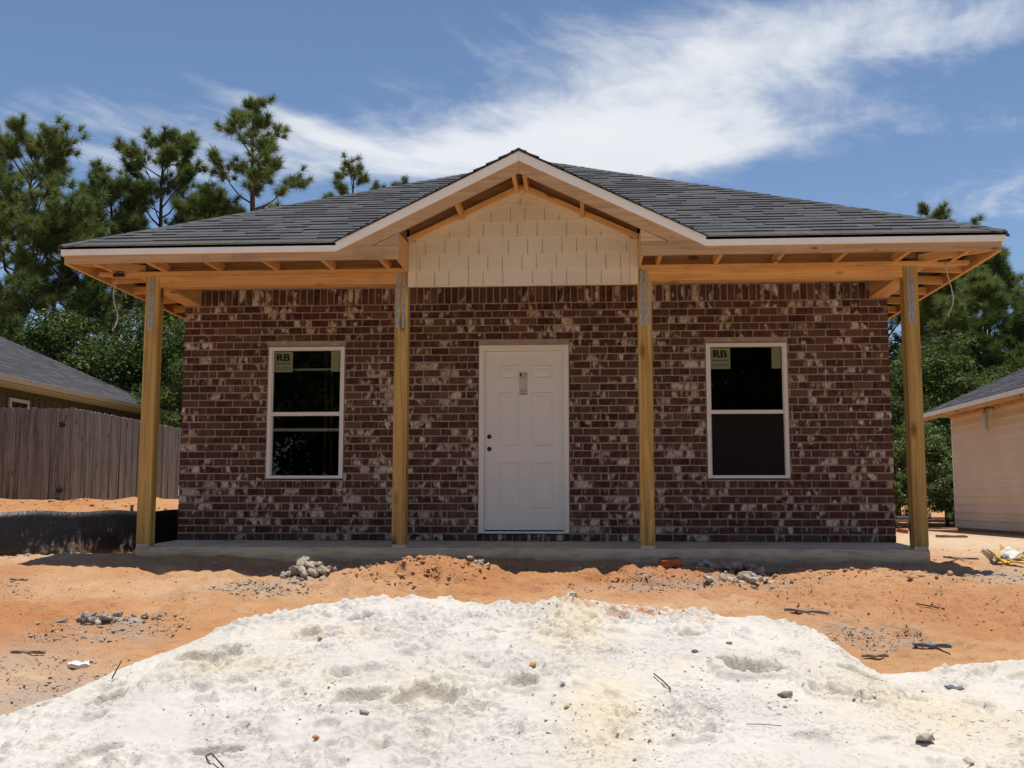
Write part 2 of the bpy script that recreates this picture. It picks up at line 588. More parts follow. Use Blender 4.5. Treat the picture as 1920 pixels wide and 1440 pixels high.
def m_ground():
    m, g, b = material('clay_soil')
    ge = g.n('ShaderNodeNewGeometry'); at = g.n('ShaderNodeAttribute'); at.attribute_name = 'mask'
    P = ge.outputs['Position']
    red, grey, pale = g.xyz(at.outputs['Vector'])
    n1 = g.noise(P, 0.8, 5, 0.6); n2 = g.noise(P, 5.0, 6, 0.65); n3 = g.noise(P, 40, 5, 0.7)
    c = g.mix(g.rng(n1, 0.35, 0.65), (0.47, 0.235, 0.10), (0.52, 0.285, 0.14))
    c = g.mix(g.m('MULTIPLY', g.rng(n2, 0.48, 0.72), 0.6), c, (0.56, 0.365, 0.22))
    c = g.mix(g.m('MULTIPLY', red, g.rng(n2, 0.3, 0.6, 0.35, 0.95)), c, (0.43, 0.185, 0.075))
    c = g.mix(g.m('MULTIPLY', pale, g.rng(n2, 0.32, 0.62, 0.45, 0.95)), c, (0.64, 0.52, 0.38))
    c = g.mix(g.m('MULTIPLY', grey, g.rng(n3, 0.3, 0.6, 0.35, 1.0)), c, (0.35, 0.31, 0.26))
    c = g.mix(g.m('MULTIPLY', g.rng(n3, 0.58, 0.72), 0.55), c, (0.20, 0.095, 0.045))
    g.put(b.inputs['Base Color'], c)
    b.inputs['Roughness'].default_value = 1.0
    b.inputs['Specular IOR Level'].default_value = 0.1
    n5 = g.noise(P, 14, 5, 0.7)
    bump(g, b, g.m('ADD', g.m('ADD', g.m('MULTIPLY', n2, 0.8), g.m('MULTIPLY', n3, 0.5)), g.m('MULTIPLY', n5, 0.8)), 0.9, 0.035)
    return m
M['ground'] = m_ground()


def m_sand():
    m, g, b = material('white_sand')
    ge = g.n('ShaderNodeNewGeometry'); at = g.n('ShaderNodeAttribute'); at.attribute_name = 'mask'
    P = ge.outputs['Position']
    cream, clay, damp = g.xyz(at.outputs['Vector'])
    n1 = g.noise(P, 1.6, 5, 0.6); n2 = g.noise(P, 14, 6, 0.65); n3 = g.noise(P, 110, 4, 0.7)
    c = g.mix(g.rng(n1, 0.35, 0.65), (0.555, 0.52, 0.47), (0.615, 0.575, 0.52))
    c = g.mix(g.m('MULTIPLY', cream, g.rng(n2, 0.3, 0.6, 0.45, 1.0)), c, (0.63, 0.53, 0.36))
    c = g.mix(g.m('MULTIPLY', damp, g.rng(n2, 0.3, 0.6, 0.5, 1.0)), c, (0.36, 0.325, 0.24))
    c = g.mix(g.m('MULTIPLY', clay, g.rng(n2, 0.42, 0.6, 0.1, 1.0)), c, (0.48, 0.27, 0.15))
    c = g.mix(g.m('MULTIPLY', g.rng(n3, 0.64, 0.76), 0.4), c, (0.30, 0.27, 0.23))
    g.put(b.inputs['Base Color'], c)
    b.inputs['Roughness'].default_value = 1.0
    b.inputs['Specular IOR Level'].default_value = 0.1
    n4 = g.noise(P, 38, 4, 0.7)
    crust = g.rng(g.noise(P, 2.6, 3, 0.6), 0.40, 0.60, 0.25, 1.0)
    pit = g.rng(n4, 0.30, 0.50, 0.0, 1.0)
    c = g.mix(g.rng(n4, 0.24, 0.33, 0.40, 0.0), c, (0.30, 0.265, 0.21))  # dark dimples: small shadows of the pits put into the colour
    g.put(b.inputs['Base Color'], c)
    bump(g, b, g.m('ADD', g.m('ADD', g.m('MULTIPLY', n2, 0.8), g.m('MULTIPLY', n3, 0.35)), g.m('MULTIPLY', g.m('MULTIPLY', pit, crust), 0.42)), 0.85, 0.015)
    return m
M['sand'] = m_sand()


def m_stone(name, a, c):
    m, g, b = material(name)
    tc = g.n('ShaderNodeTexCoord'); oi = g.n('ShaderNodeObjectInfo'); ge = g.n('ShaderNodeNewGeometry')
    rnd = g.m('FRACT', g.m('ADD', ge.outputs['Random Per Island'], oi.outputs['Random']))
    n = g.noise(ge.outputs['Position'], 30, 5, 0.65)
    col = g.mix(rnd, a, c)
    k = g.rng(n, 0.3, 0.7, 0.7, 1.25, False)
    g.put(b.inputs['Base Color'], g.vm('MULTIPLY', col, g.cxyz(k, k, k)))
    b.inputs['Roughness'].default_value = 0.95
    bump(g, b, n, 0.6, 0.01)
    return m
M['stone'] = m_stone('concrete_rubble', (0.30, 0.245, 0.18), (0.48, 0.42, 0.34))
M['stone_grey'] = m_stone('grey_rubble', (0.20, 0.18, 0.16), (0.36, 0.33, 0.30))
M['clod'] = m_stone('clay_clod', (0.44, 0.22, 0.10), (0.52, 0.29, 0.15))
M['sandclod'] = m_stone('sand_clod', (0.58, 0.54, 0.48), (0.66, 0.62, 0.56))


def m_leaf(name, a, c, d, trans=0.25, rough=0.5, spec=0.35):
    m, g, b = material(name)
    t = m.node_tree
    ge = g.n('ShaderNodeNewGeometry'); oi = g.n('ShaderNodeObjectInfo')
    n = g.noise(ge.outputs['Position'], 0.55, 3, 0.6)
    f = g.m('ADD', g.m('MULTIPLY', ge.outputs['Random Per Island'], 0.55), g.m('MULTIPLY', g.rng(n, 0.3, 0.7), 0.45))
    col = g.ramp(f, [(0.1, a), (0.5, c), (0.9, d)])
    tone = g.m('ADD', 0.82, g.m('MULTIPLY', oi.outputs['Random'], 0.36))
    col = g.vm('MULTIPLY', col, g.cxyz(tone, tone, tone))
    g.put(b.inputs['Base Color'], col)
    b.inputs['Roughness'].default_value = rough
    b.inputs['Specular IOR Level'].default_value = spec
    tl = g.n('ShaderNodeBsdfTranslucent'); g.put(tl.inputs['Color'], col)
    mx = g.n('ShaderNodeMixShader'); mx.inputs[0].default_value = trans
    t.links.new(b.outputs[0], mx.inputs[1]); t.links.new(tl.outputs[0], mx.inputs[2])
    t.links.new(mx.outputs[0], t.nodes['Material Output'].inputs[0])
    return m
M['needle'] = m_leaf('pine_needles', (0.080, 0.118, 0.026), (0.140, 0.185, 0.044), (0.215, 0.245, 0.068), 0.38)
M['leaf'] = m_leaf('broad_leaves', (0.040, 0.062, 0.016), (0.072, 0.105, 0.024), (0.145, 0.180, 0.048), 0.3, 0.6, 0.12)
M['leaf_light'] = m_leaf('young_leaves', (0.06, 0.095, 0.02), (0.10, 0.145, 0.03), (0.15, 0.19, 0.05), 0.3, 0.45)
M['bark'] = plain('bark', (0.115, 0.085, 0.068), 0.95, 0.1, var=0.5, scale=5, bumpy=0.6, bscale=14)
M['deadwood'] = plain('dead_branch', (0.26, 0.22, 0.18), 0.95, 0.1, var=0.3)

# ------------------------------------------------------------------ terrain
KY = np.array([-200, -60, -20, -12, -9, -6.5, -4.8, -3.3, -2.1, -1.3, -0.5, 20, 100, 1500.0])
KZ = np.array([-2.6, -2.3, -1.5, -1.15, -.95, -.74, -.55, -.41, -.29, -.20, -.19, -.2, -.25, -1.0])
# line of the silt fence in plan (x, y); the terrace lies to its left
SILT = [(-8.2, -3.4), (-6.35, -0.55), (-5.55, 0.5), (-4.85, 1.8), (-4.72, 4.0), (-4.72, 9.0)]
SYv = np.array([p[1] for p in SILT]); SXv = np.array([p[0] for p in SILT])


def hump(x, y, cx, cy, rx, ry, h, p=1.0):
    d = ((x - cx) / rx) ** 2 + ((y - cy) / ry) ** 2
    return h * np.exp(-d ** p)


def ground_z(x, y, detail=True):
    x = np.asarray(x, float); y = np.asarray(y, float)
    z = np.interp(y, KY, KZ)
    # terrace of dug soil left of the silt fence
    sx = np.interp(y, SYv, SXv)
    dist = sx - x
    ter = sstep(0.05, 0.55, dist) * 0.42 + sstep(0.5, 3.0, dist) * 0.22
    ter *= sstep(-4.2, -0.3, y)
    far = 1 - sstep(9, 14, np.abs(x)) * 0.4
    z = z + ter * far
    near = np.exp(-((y + 3.2) / 5.5) ** 2) * np.exp(-(x / 9.0) ** 2)
    z = z + hump(x, y, -4.6, -1.5, 1.3, 1.0, 0.05)
    z = z + hump(x, y, -0.95, -2.30, 0.55, 0.42, 0.20) + hump(x, y, -0.35, -2.32, 0.42, 0.3, 0.07)
    z = z + hump(x, y, 1.15, -2.05, 0.32, 0.22, 0.09) + hump(x, y, 1.62, -1.9, 0.4, 0.25, 0.06)
    z = z + hump(x, y, 3.4, -2.0, 0.5, 0.3, 0.06) + hump(x, y, 2.6, -2.2, 0.4, 0.25, 0.035)
    z = z + hump(x, y, 4.6, -3.3, 0.8, 0.5, 0.05) + hump(x, y, -2.0, -2.35, 0.32, 0.24, 0.09)
    # dug away under the sand heap
    z = z - hump(x, y, 3.2, -6.6, 2.6, 1.25, 0.10, 2.0) - hump(x, y, 0.0, -6.9, 2.2, 1.3, 0.05, 2.0)
    # backfilled trench along the slab
    z = z - hump(x, y, 0.5, -1.45, 3.4, 0.16, 0.02, 2.0) + hump(x, y, -0.4, -1.2, .7, .2, .05) + hump(x, y, 1.9, -1.2, .6, .2, .06) + hump(x, y, -2.4, -1.2, .8, .2, .035)
    if detail:
        z = z + near * (0.06 * fbm(x, y, 0.9, 3, 0.5, 3) + 0.062 * fbm(x, y, 4.2, 4, 0.55, 11) + 0.045 * fbm(x + .6 * y, y * 2.2, 2.4, 3, 0.5, 13))
        rough_m = np.clip(hump(x, y, -0.85, -2.3, 0.8, 0.5, 1.0) + hump(x, y, 3.2, -3.2, 1.7, 1.1, 0.55)
                          + hump(x, y, 1.4, -2.0, 0.8, 0.4, .8) + 0.30, 0, 1)
        z = z + near * rough_m * (0.065 * fbm(x, y, 11, 4, 0.62, 21) + 0.045 * np.abs(fbm(x, y, 23, 3, 0.6, 31)))
        z = z + ter * 0.30 * fbm(x, y, 1.3, 5, 0.55, 41) * sstep(0.2, 0.8, dist)
    return z


def gz(x, y):
    return float(ground_z(np.array([x]), np.array([y]))[0])


def axis_pts(lo, hi, step, far):
    mid = np.arange(lo, hi + step / 2, step)
    out = []
    d, s = 0.0, step
    while d < far:
        s *= 1.22; d += s; out.append(d)
    out = np.array(out)
    return np.concatenate([lo - out[::-1], mid, hi + out])


def grid_mesh(name, X, Y, Z, mask, mat):
    nx, ny = Z.shape[1], Z.shape[0]
    V = np.stack([X.ravel(), Y.ravel(), Z.ravel()], 1)
    i = np.arange(nx * ny).reshape(ny, nx)
    F = np.stack([i[:-1, :-1].ravel(), i[:-1, 1:].ravel(), i[1:, 1:].ravel(), i[1:, :-1].ravel()], 1)
    me = bpy.data.meshes.new(name)
    me.vertices.add(len(V)); me.vertices.foreach_set('co', V.ravel())
    me.loops.add(F.size); me.loops.foreach_set('vertex_index', F.ravel().astype(np.int32))
    me.polygons.add(len(F)); me.polygons.foreach_set('loop_start', np.arange(0, F.size, 4, dtype=np.int32))
    me.update(calc_edges=True)
    at = me.attributes.new('mask', 'FLOAT_VECTOR', 'POINT')
    at.data.foreach_set('vector', np.stack([q.ravel() for q in mask], 1).ravel().astype(np.float32))
    me.materials.append(mat); me.shade_smooth()
    return link(bpy.data.objects.new(name, me))


xs = axis_pts(-7.5, 7.0, 0.028, 600); ys = axis_pts(-6.2, 3.0, 0.026, 700)
GX, GY = np.meshgrid(xs, ys)
GZ = ground_z(GX, GY)
red = np.clip(hump(GX, GY, 4.2, -3.3, 2.0, 0.9, 1.0) + hump(GX, GY, -0.8, -2.25, 0.7, 0.35, 0.75) + hump(GX, GY, 1.35, -2.0, 0.55, 0.3, 0.9)
              + hump(GX, GY, -4.2, -4.0, 1.5, 0.8, 0.5) + sstep(0.3, 1.2, np.interp(GY, SYv, SXv) - GX) * sstep(-1, 0.5, GY) * 0.25
              + 0.7 * sstep(0.02, 0.45, fbm(GX, GY, 0.8, 4, 0.55, 77)), 0, 1)
grey = np.clip(hump(GX, GY, -2.3, -2.7, 0.55, 0.45, 0.9) + hump(GX, GY, -2.9, -4.6, 0.5, 0.45, 0.9) + hump(GX, GY, 2.7, -4.35, 0.42, 0.4, 0.95)
               + hump(GX, GY, 1.9, -2.3, 0.7, 0.25, 0.8) + hump(GX, GY, 1.0, -2.45, 0.5, 0.2, 0.6) + hump(GX, GY, -4.9, -3.0, 0.5, 0.5, 0.7)
               + hump(GX, GY, 4.55, -1.9, 0.6, 0.35, 0.8) + hump(GX, GY, -3.3, -5.6, 0.6, 0.4, 0.7) + hump(GX, GY, -2.55, -6.1, 0.5, 0.5, 0.7)
               + hump(GX, GY, 0.3, -1.5, 4.0, 0.35, 0.35), 0, 1)
grey *= np.clip(0.75 + 1.3 * fbm(GX, GY, 3.0, 4, 0.6, 51), 0, 1)
pale = np.clip(hump(GX, GY, 7.2, 5.0, 3.0, 8.0, 1.0) + hump(GX, GY, -5.2, -0.6, 0.9, 0.8, 0.8) + hump(GX, GY, -3.0, -2.6, 1.4, 0.8, 0.35)
               + hump(GX, GY, -3.4, -6.2, 1.3, 0.8, 0.7) + hump(GX, GY, 1.2, -3.4, 1.4, 0.7, 0.35) + sstep(-7.0, -8.5, GY) * .9, 0, 1)  # last term pales unseen ground, added to bounce light onto the porch
ground = grid_mesh('ground', GX, GY, GZ, (red, grey, pale), M['ground'])
tag(ground, 'bare orange clay soil of the building site', kind='structure')

# the heap of white sand in front: a crest line, a long face towards the camera
CX = np.array([-6, -3.4, -2.75, -2.45, -2.12, -1.71, -1.38, -1.05, -.75, -.489, -.25, -.055, .3, .54, .80, 1.015, 1.3, 1.541, 1.82, 2.0, 2.2, 2.36, 2.49, 2.82, 3.4, 5, 8])
CY = np.array([-8, -7.2, -6.75, -6.45, -6.1, -5.5, -5.2, -5.1, -5.05, -5, -5, -5, -5, -5, -5, -5, -5, -5, -5, -5, -5, -5.1, -5.3, -5.3, -5.2, -5.2, -5.2])
CZ = np.array([-1.2, -.9, -.80, -.70, -.575, -.385, -.295, -.235, -.20, -.188, -.215, -.24, -.235, -.185, -.225, -.24, -.262, -.288, -.32, -.35, -.42, -.52, -.60, -.582, -.548, -.52, -.6])


def sand_z(x, y):
    yc = np.interp(x, CX, CY); zc = np.interp(x, CX, CZ)
    front = np.clip(yc - y, 0, None); back = np.clip(y - yc, 0, None)
    zb = np.interp(y, KY, KZ) + 0.03
    yf = -7.5
    t = np.clip(front / np.maximum(yc - yf, 0.3), 0, 1)
    zfoot = -0.765 + 0.03 * np.sin(x * 1.1)
    zf = zc + (np.minimum(zfoot, zc - .08) - zc) * (0.78 * t + 0.22 * t * t)
    past = np.clip(yf - y, 0, None)
    zf = zf - 0.09 * past
    z = np.where(y < yc, zf, zc - 0.42 * back - 0.25 * back ** 2)
    return z


sx_ = np.arange(-4.0, 4.4, 0.0100); sy_ = np.arange(-8.6, -4.2, 0.0105)
SX, SY = np.meshgrid(sx_, sy_)
SZ = sand_z(SX, SY)
SZ += 0.045 * fbm(SX, SY, 1.5, 3, 0.5, 61) + 0.018 * fbm(SX, SY, 5.0, 3, 0.45, 65)
lumpy = sstep(0.0, 0.30, fbm(SX, SY, 1.9, 4, .6, 91) + .06)
wxs, wys = SX + .05 * fbm(SX, SY, 6, 2, .5, 5), SY + .05 * fbm(SX, SY, 6, 2, .5, 6)
bil = 0.5 - np.abs(fbm(wxs, wys, 6.5, 1, .5, 71)) * 2          # rounded lumps with creases between
bil2 = 0.5 - np.abs(fbm(wxs, wys, 15, 2, .5, 73)) * 2
SZ += lumpy * (0.040 * bil + 0.024 * bil2) + 0.008 * bil2
SZ += (0.006 + .020 * lumpy) * fbm(SX, SY, 27, 2, 0.7, 75)
rr = np.random.RandomState(5)
cream = .8 * np.clip(hump(SX, SY, 0.75, -6.9, 0.22, 0.55, 1.0) + hump(SX, SY, 2.45, -6.4, 0.55, 0.7, 0.9) + hump(SX, SY, 0.62, -5.4, 0.18, 0.35, 0.75)
                + hump(SX, SY, 0.5, -5.75, 0.3, 0.12, 0.55) + hump(SX, SY, -1.1, -5.65, 0.22, 0.14, 0.7) + hump(SX, SY, -1.45, -6.2, 0.35, 0.22, 0.45)
                + hump(SX, SY, -0.2, -6.6, 0.3, 0.3, 0.4) + 0.35 * sstep(0.15, 0.5, fbm(SX, SY, 1.5, 4, .55, 83)), 0, 1)
clay = np.clip(hump(SX, SY, 1.0, -5.05, 0.34, 0.16, 1.1) + hump(SX, SY, 0.56, -4.95, 0.10, 0.10, 0.7) + hump(SX, SY, 0.75, -5.2, 0.45, 0.12, 0.35)
               + hump(SX, SY, 1.42, -5.15, 0.14, 0.08, 0.5), 0, 1)
damp = np.zeros_like(SX)


def dent(cx, cy, rx, ry, h, ang, lip=0.4, wet=0.0):
    """shovel bite or footprint: steep uphill lip, damp sand showing inside"""
    global SZ, damp
    c, s = math.cos(ang), math.sin(ang)
    i0, i1 = np.searchsorted(sx_, [cx - 3 * rx - 3 * ry, cx + 3 * rx + 3 * ry])
    j0, j1 = np.searchsorted(sy_, [cy - 3 * ry - 3 * rx, cy + 3 * ry + 3 * rx])
    X, Y = SX[j0:j1, i0:i1], SY[j0:j1, i0:i1]
    if X.size == 0: return
    wob = 0.75 * fbm(X, Y, 8, 4, .6, int(abs(cx * 97)) % 50)
    p = ((X - cx) * c + (Y - cy) * s) / rx; q = (-(X - cx) * s + (Y - cy) * c) / ry
    d = np.sqrt(p * p + q * q) + wob
    bowl = 1 - sstep(0.55, 1.0, d)
    rim = np.exp(-((d - 1.15) / 0.22) ** 2)
    SZ[j0:j1, i0:i1] += -h * bowl + lip * h * rim
    if wet: damp[j0:j1, i0:i1] = np.maximum(damp[j0:j1, i0:i1], wet * .8 * np.exp(-((d - 0.85) / 0.16) ** 2) * sstep(-.3, .3, q))


for i in range(60):
    cx_ = rr.uniform(-2.7, 3.4); cy_ = rr.uniform(-7.6, -5.1)
    s_ = rr.uniform(0.03, 0.085)
    dent(cx_, cy_, s_ * rr.uniform(1, 1.9), s_, s_ * rr.uniform(0.25, 0.5), rr.uniform(-0.7, 0.7), 0.45, rr.choice([0, 0, 0, 0.3]))
for a in [(-1.55, -6.05, .20, .10, .05, .5, .5, .5), (-1.05, -7.22, .16, .05, .05, .25, .3, .8), (-.5, -6.75, .16, .09, .05, .3, .5, .6), (-.12, -6.75, .20, .12, .05, .6, .6, .45),
          (.30, -6.55, .10, .09, .05, 0, .7, .6), (1.55, -6.2, .17, .10, .06, .2, .7, .7), (1.95, -6.45, .15, .10, .05, -.6, .6, .6),
          (-.95, -5.75, .14, .06, .05, -.3, .6, .6), (-.72, -5.5, .12, .07, .045, .1, .6, .3), (1.25, -5.6, .16, .08, .035, .2, .5, .5),
          (-1.9, -6.6, .14, .08, .04, .2, .5, .5), (2.2, -5.9, .14, .06, .035, -.3, .5, .4), (.1, -5.6, .14, .07, .03, -.2, .5, .3)]:
    dent(*a)
sand = grid_mesh('white_sand_pile', SX, SY, SZ, (cream, clay, damp), M['sand'])
tag(sand, 'broad heap of white sand dumped in front of the porch', 'sand pile')


def top_z(x, y):
    """height of whatever lies on top at (x, y)"""
    i, j = min(np.searchsorted(xs, x), len(xs) - 1), min(np.searchsorted(ys, y), len(ys) - 1)
    z = float(GZ[j, i])
    i, j = np.searchsorted(sx_, x), np.searchsorted(sy_, y)
    if 0 < i < len(sx_) and 0 < j < len(sy_): z = max(z, float(SZ[j, i]))
    return z


# ------------------------------------------------------------------ the brick house
W2 = 4.11            # half width of the brick front
PY = -1.136          # front of posts and slab
EY = -1.78           # front of the eave
EX = 4.755           # half width of the eave
EZ = 3.078            # roof surface at the eave
GH = 1.866           # half width of the gable at the eave
SL = 0.495             # roof pitch
HB = 14.0            # rear eave
house = empty('brick_house', (0, PY, -0.2))
tag(house, 'unfinished dark red brick house with gabled front porch and bare lumber eaves', 'house')

# foundation: slab whose porch end slopes a little
v = [(-W2, PY, -.032), (W2, PY, -.032), (W2, 0, 0), (-W2, 0, 0), (-W2, 12.5, 0), (W2, 12.5, 0)]
bm = bmesh.new()
tv = [bm.verts.new(p) for p in v]; bv = [bm.verts.new((p[0], p[1], -0.75)) for p in v]
for q in ((0, 1, 2, 3), (3, 2, 5, 4)): bm.faces.new([tv[i] for i in q])
ring = [0, 1, 2, 5, 4, 3]
for a, b_ in zip(ring, ring[1:] + ring[:1]): bm.faces.new((tv[a], bv[a], bv[b_], tv[b_]))
bmesh.ops.recalc_face_normals(bm, faces=bm.faces)
bmesh.ops.bevel(bm, geom=[e for e in bm.edges if abs(e.verts[0].co.y - PY) < .01 and abs(e.verts[1].co.y - PY) < .01 and e.verts[0].co.z > -.1 and e.verts[1].co.z > -.1], offset=0.012, segments=2, affect='EDGES')
me = bpy.data.meshes.new('slab'); bm.to_mesh(me); bm.free(); me.materials.append(M['concrete'])
slab = link(bpy.data.objects.new('slab', me), house)

# --- brick wall
CH = 0.0861
NC = 32
OPEN = [(-3.075, -2.158, 8 * CH + .0, 2.268), (-0.575, 0.468, 0.0, 2.268), (2.037, 2.963, 8 * CH + .0, 2.268)]
WIN_Z0 = 0.716
wall = MB()
# backing of mortar, cut round the openings
BY = 0.010
xsplit = [-W2 + .012, -3.075, -2.158, -0.575, 0.468, 2.037, 2.963, W2 - .012]
zs_ = {1: (.7, 2.262), 3: (0.075, 2.262), 5: (.7, 2.262)}
for i in range(7):
    x0, x1 = xsplit[i], xsplit[i + 1]
    if i in zs_:
        if zs_[i][0] > 0: wall.box(x0, x1, BY, .11, -.02, zs_[i][0])
        wall.box(x0, x1, BY, .11, zs_[i][1], 3.08)
    else:
        wall.box(x0, x1, BY, .11, -.02, 3.08)
brick_wall = wall.build('wall', M['mortar'], house)
side = MB()
side.box(-W2, -W2 + .11, .112, 12.5, -.02, 3.05).box(W2 - .11, W2, .112, 12.5, -.02, 3.05).box(-W2 + .11, W2 - .11, 12.39, 12.5, -.02, 3.05)
side_w = side.build('side_wall', M['sidebrick'], house)

bricks = []      # (x0, x1, z0, z1, weight)
J = 0.0076       # half joint
random.seed(11)


def free_spans(x0, x1, z0, z1):
    spans = [(x0, x1)]
    for (a, b, c, d) in OPEN:
        if z1 <= c + 0.01 or z0 >= d - 0.02: continue
        new = []
        for (p, q) in spans:
            if q <= a or p >= b: new.append((p, q)); continue
            if p < a: new.append((p, a))
            if q > b: new.append((b, q))
        spans = new
    return spans


BL = 0.2055
for r in range(NC):
    z0, z1 = r * CH, (r + 1) * CH
    zz = (r % 2) * BL * 0.5 + random.uniform(-.006, .006)
    x = -W2 - zz
    cuts = [-W2]
    while x < W2:
        x += BL + random.uniform(-.003, .003)
        if -W2 + .05 < x < W2 - .05: cuts.append(x)
    cuts.append(W2)
    # rowlock sills under windows and threshold
    row_open = []
    if r == 7: row_open = [(-3.10, -2.135), (2.01, 2.99)]
    if r == 0: row_open = [(-0.60, 0.49)]
    for a, b in zip(cuts, cuts[1:]):
        segs = free_spans(a, b, z0, z1)
        for (ra, rb) in row_open:
            ns = []
            for (p, q) in segs:
                if q <= ra or p >= rb: ns.append((p, q)); continue
                if p < ra: ns.append((p, ra))
                if q > rb: ns.append((rb, q))
            segs = ns
        for (p, q) in segs:
            if q - p < 0.022: continue
            bricks.append((p, q, z0, z1, 0))
    for (ra, rb) in row_open:
        n = round((rb - ra) / 0.0855); st = (rb - ra) / n
        for k in range(n): bricks.append((ra + k * st, ra + (k + 1) * st, z0, z1, 1))
ns_ = 100
for k in range(ns_):
    st = 2 * W2 / ns_
    bricks.append((-W2 + k * st, -W2 + (k + 1) * st, NC * CH, NC * CH + 0.20, 2))


def brick_geo(x0, x1, z0, z1, kind):
    j = lambda a=.0015: random.uniform(-a, a)
    yo = random.uniform(-.0025, .0025) - (0.006 if kind == 1 else 0)
    xa, xb, za, zb = x0 + J + j(), x1 - J + j(), z0 + J + j(), z1 - J + j()
    c = .0035
    f = [(xa + c + j(), yo, za + c + j()), (xb - c + j(), yo, za + c + j()), (xb - c + j(), yo, zb - c + j()), (xa + c + j(), yo, zb - c + j())]
    m_ = [(xa, yo + .004, za), (xb, yo + .004, za), (xb, yo + .004, zb), (xa, yo + .004, zb)]
    k = [(p[0], .03, p[2]) for p in m_]
    F = [(0, 1, 2, 3)] + [(i + 4, (i + 1) % 4 + 4, (i + 1) % 4, i) for i in range(4)] + [(i + 8, (i + 1) % 4 + 8, (i + 1) % 4 + 4, i + 4) for i in range(4)]
    return f + m_ + k, F


def add_tone(me, tones):
    at = me.attributes.new('tone', 'FLOAT_VECTOR', 'POINT')
    at.data.foreach_set('vector', np.array(tones, np.float32).ravel())


# lime smears come in drifts: neighbours in a course are more alike
def tone_of(x, z):
    drift = float(fbm(np.array([x]), np.array([z]), 1.7, 3, .5, 5)[0]) + 0.5
    t2 = min(1, max(0, random.random() + 0.25 * (drift - .5)))
    return (random.random(), t2, random.random())


full = sorted(range(len(bricks)), key=lambda i: -(bricks[i][1] - bricks[i][0]) * (bricks[i][3] - bricks[i][2])
              + 0.0006 * math.hypot((bricks[i][0] + bricks[i][1]) / 2, (bricks[i][2] - 1.4)))
single = set(full[:298])
rest = MB(); rest_t = []
for i, b in enumerate(bricks):
    V, F = brick_geo(*b)
    t = tone_of((b[0] + b[1]) / 2, (b[2] + b[3]) / 2)
    if i in single:
        o = obj('brick', V, F, M['brick'], brick_wall)
        add_tone(o.data, [t] * len(V))
    else:
        rest.add(V, F); rest_t += [t] * len(V)
ro = rest.build('brickwork', M['brick'], brick_wall)
add_tone(ro.data, rest_t); ro['kind'] = 'stuff'

# --- windows
def text_mesh(body, size, mat, bold=0.02):
    cu = bpy.data.curves.new('letters', 'FONT')
    cu.body = body; cu.size = size; cu.offset = 0.004 * size; cu.extrude = 0.0006
    to = bpy.data.objects.new('letters', cu); COL.objects.link(to)
    bpy.context.view_layer.update()
    me = bpy.data.meshes.new_from_object(to.evaluated_get(bpy.context.evaluated_depsgraph_get()))
    bpy.data.objects.remove(to, do_unlink=True)
    if bold:                       # heavy face: a few copies side by side
        bm = bmesh.new()
        for k in range(4):
            tmp = me.copy(); tmp.transform(Matrix.Translation((k * bold * size, 0, -.0002 * k))); bm.from_mesh(tmp); bpy.data.meshes.remove(tmp)
        bm.to_mesh(me); bm.free()
    me.materials.clear(); me.materials.append(mat)
    return me


def window(x0, x1, z0, z1, second_rail):
    wn = empty('window', ((x0 + x1) / 2, 0, z0)); setp(wn, house)
    t = .042
    fr = MB()
    yf, yb = .004, .085
    fr.box(x0, x0 + t, yf, yb, z0, z1).box(x1 - t, x1, yf, yb, z0, z1)
    fr.box(x0 + t, x1 - t, yf, yb, z1 - t, z1).box(x0 + t, x1 - t, yf, yb, z0, z0 + t * .8)
    # inner lip
    fr.box(x0 + t, x0 + t + .012, .028, yb, z0 + t * .8, z1 - t).box(x1 - t - .012, x1 - t, .028, yb, z0 + t * .8, z1 - t)
    fr.build('frame', M['vinyl'], wn)
    zm = z0 + .755
    box('meeting_rail', x0 + t, x1 - t, .012, .06, zm - .022, zm + .022, M['vinyl'], wn, .003)
    up = box('upper_pane', x0 + t + .012, x1 - t - .012, .040, .044, zm + .022, z1 - t, M['glass'], wn)
    lo = box('lower_pane', x0 + t + .012, x1 - t - .012, .066, .070, z0 + t * .8, zm - .022, M['glass'], wn)
    if second_rail:
        box('lowered_sash_rail', x0 + t + .012, x1 - t - .012, .074, .10, zm - .20, zm - .165, M['vinyl'], wn, .002)
        box('inner_rail', x0 + t + .1, x1 - t - .02, .09, .11, z1 - .27, z1 - .245, M['vinyl'], wn, .002)
    # maker's paper sticker with letters
    sx0 = x0 + t + .014
    st = box('sticker', sx0, sx0 + .225, .0372, .0392, z1 - t - .252, z1 - t - .008, M['sticker'], wn)
    me = text_mesh('RB', .135, M['ink'], .03)
    lt = bpy.data.objects.new('letters', me); lt.rotation_euler = (R(90), 0, 0); lt.scale = (1.02, 0.92, 1)
    lt.location = (sx0 + .020, .0366, z1 - t - .120)
    link(lt, st)
    pr = MB()
    random.seed(3)
    for row, (zz_, h) in enumerate(((.148, .012), (.196, .007), (.214, .007))):
        xx = sx0 + .018
        while xx < sx0 + .20:
            wv = random.uniform(.006, .016); pr.box(xx, min(xx + wv, sx0 + .205), .0362, .0370, z1 - t - zz_ - h, z1 - t - zz_); xx += wv + .005
    pr.build('print', M['ink'], st)['kind'] = 'stuff'
    box('blank_label', x1 - t - .125, x1 - t - .022, .0372, .0392, z1 - t - .25, z1 - t - .006, M['sticker'], wn)
    box('lintel', x0 - .07, x1 + .07, .004, .10, z1 + .003, z1 + .011, M['lintel'], wn)
    return wn


win_l = window(-3.070, -2.163, WIN_Z0, 2.262, True)
win_r = window(2.042, 2.958, WIN_Z0, 2.262, False)
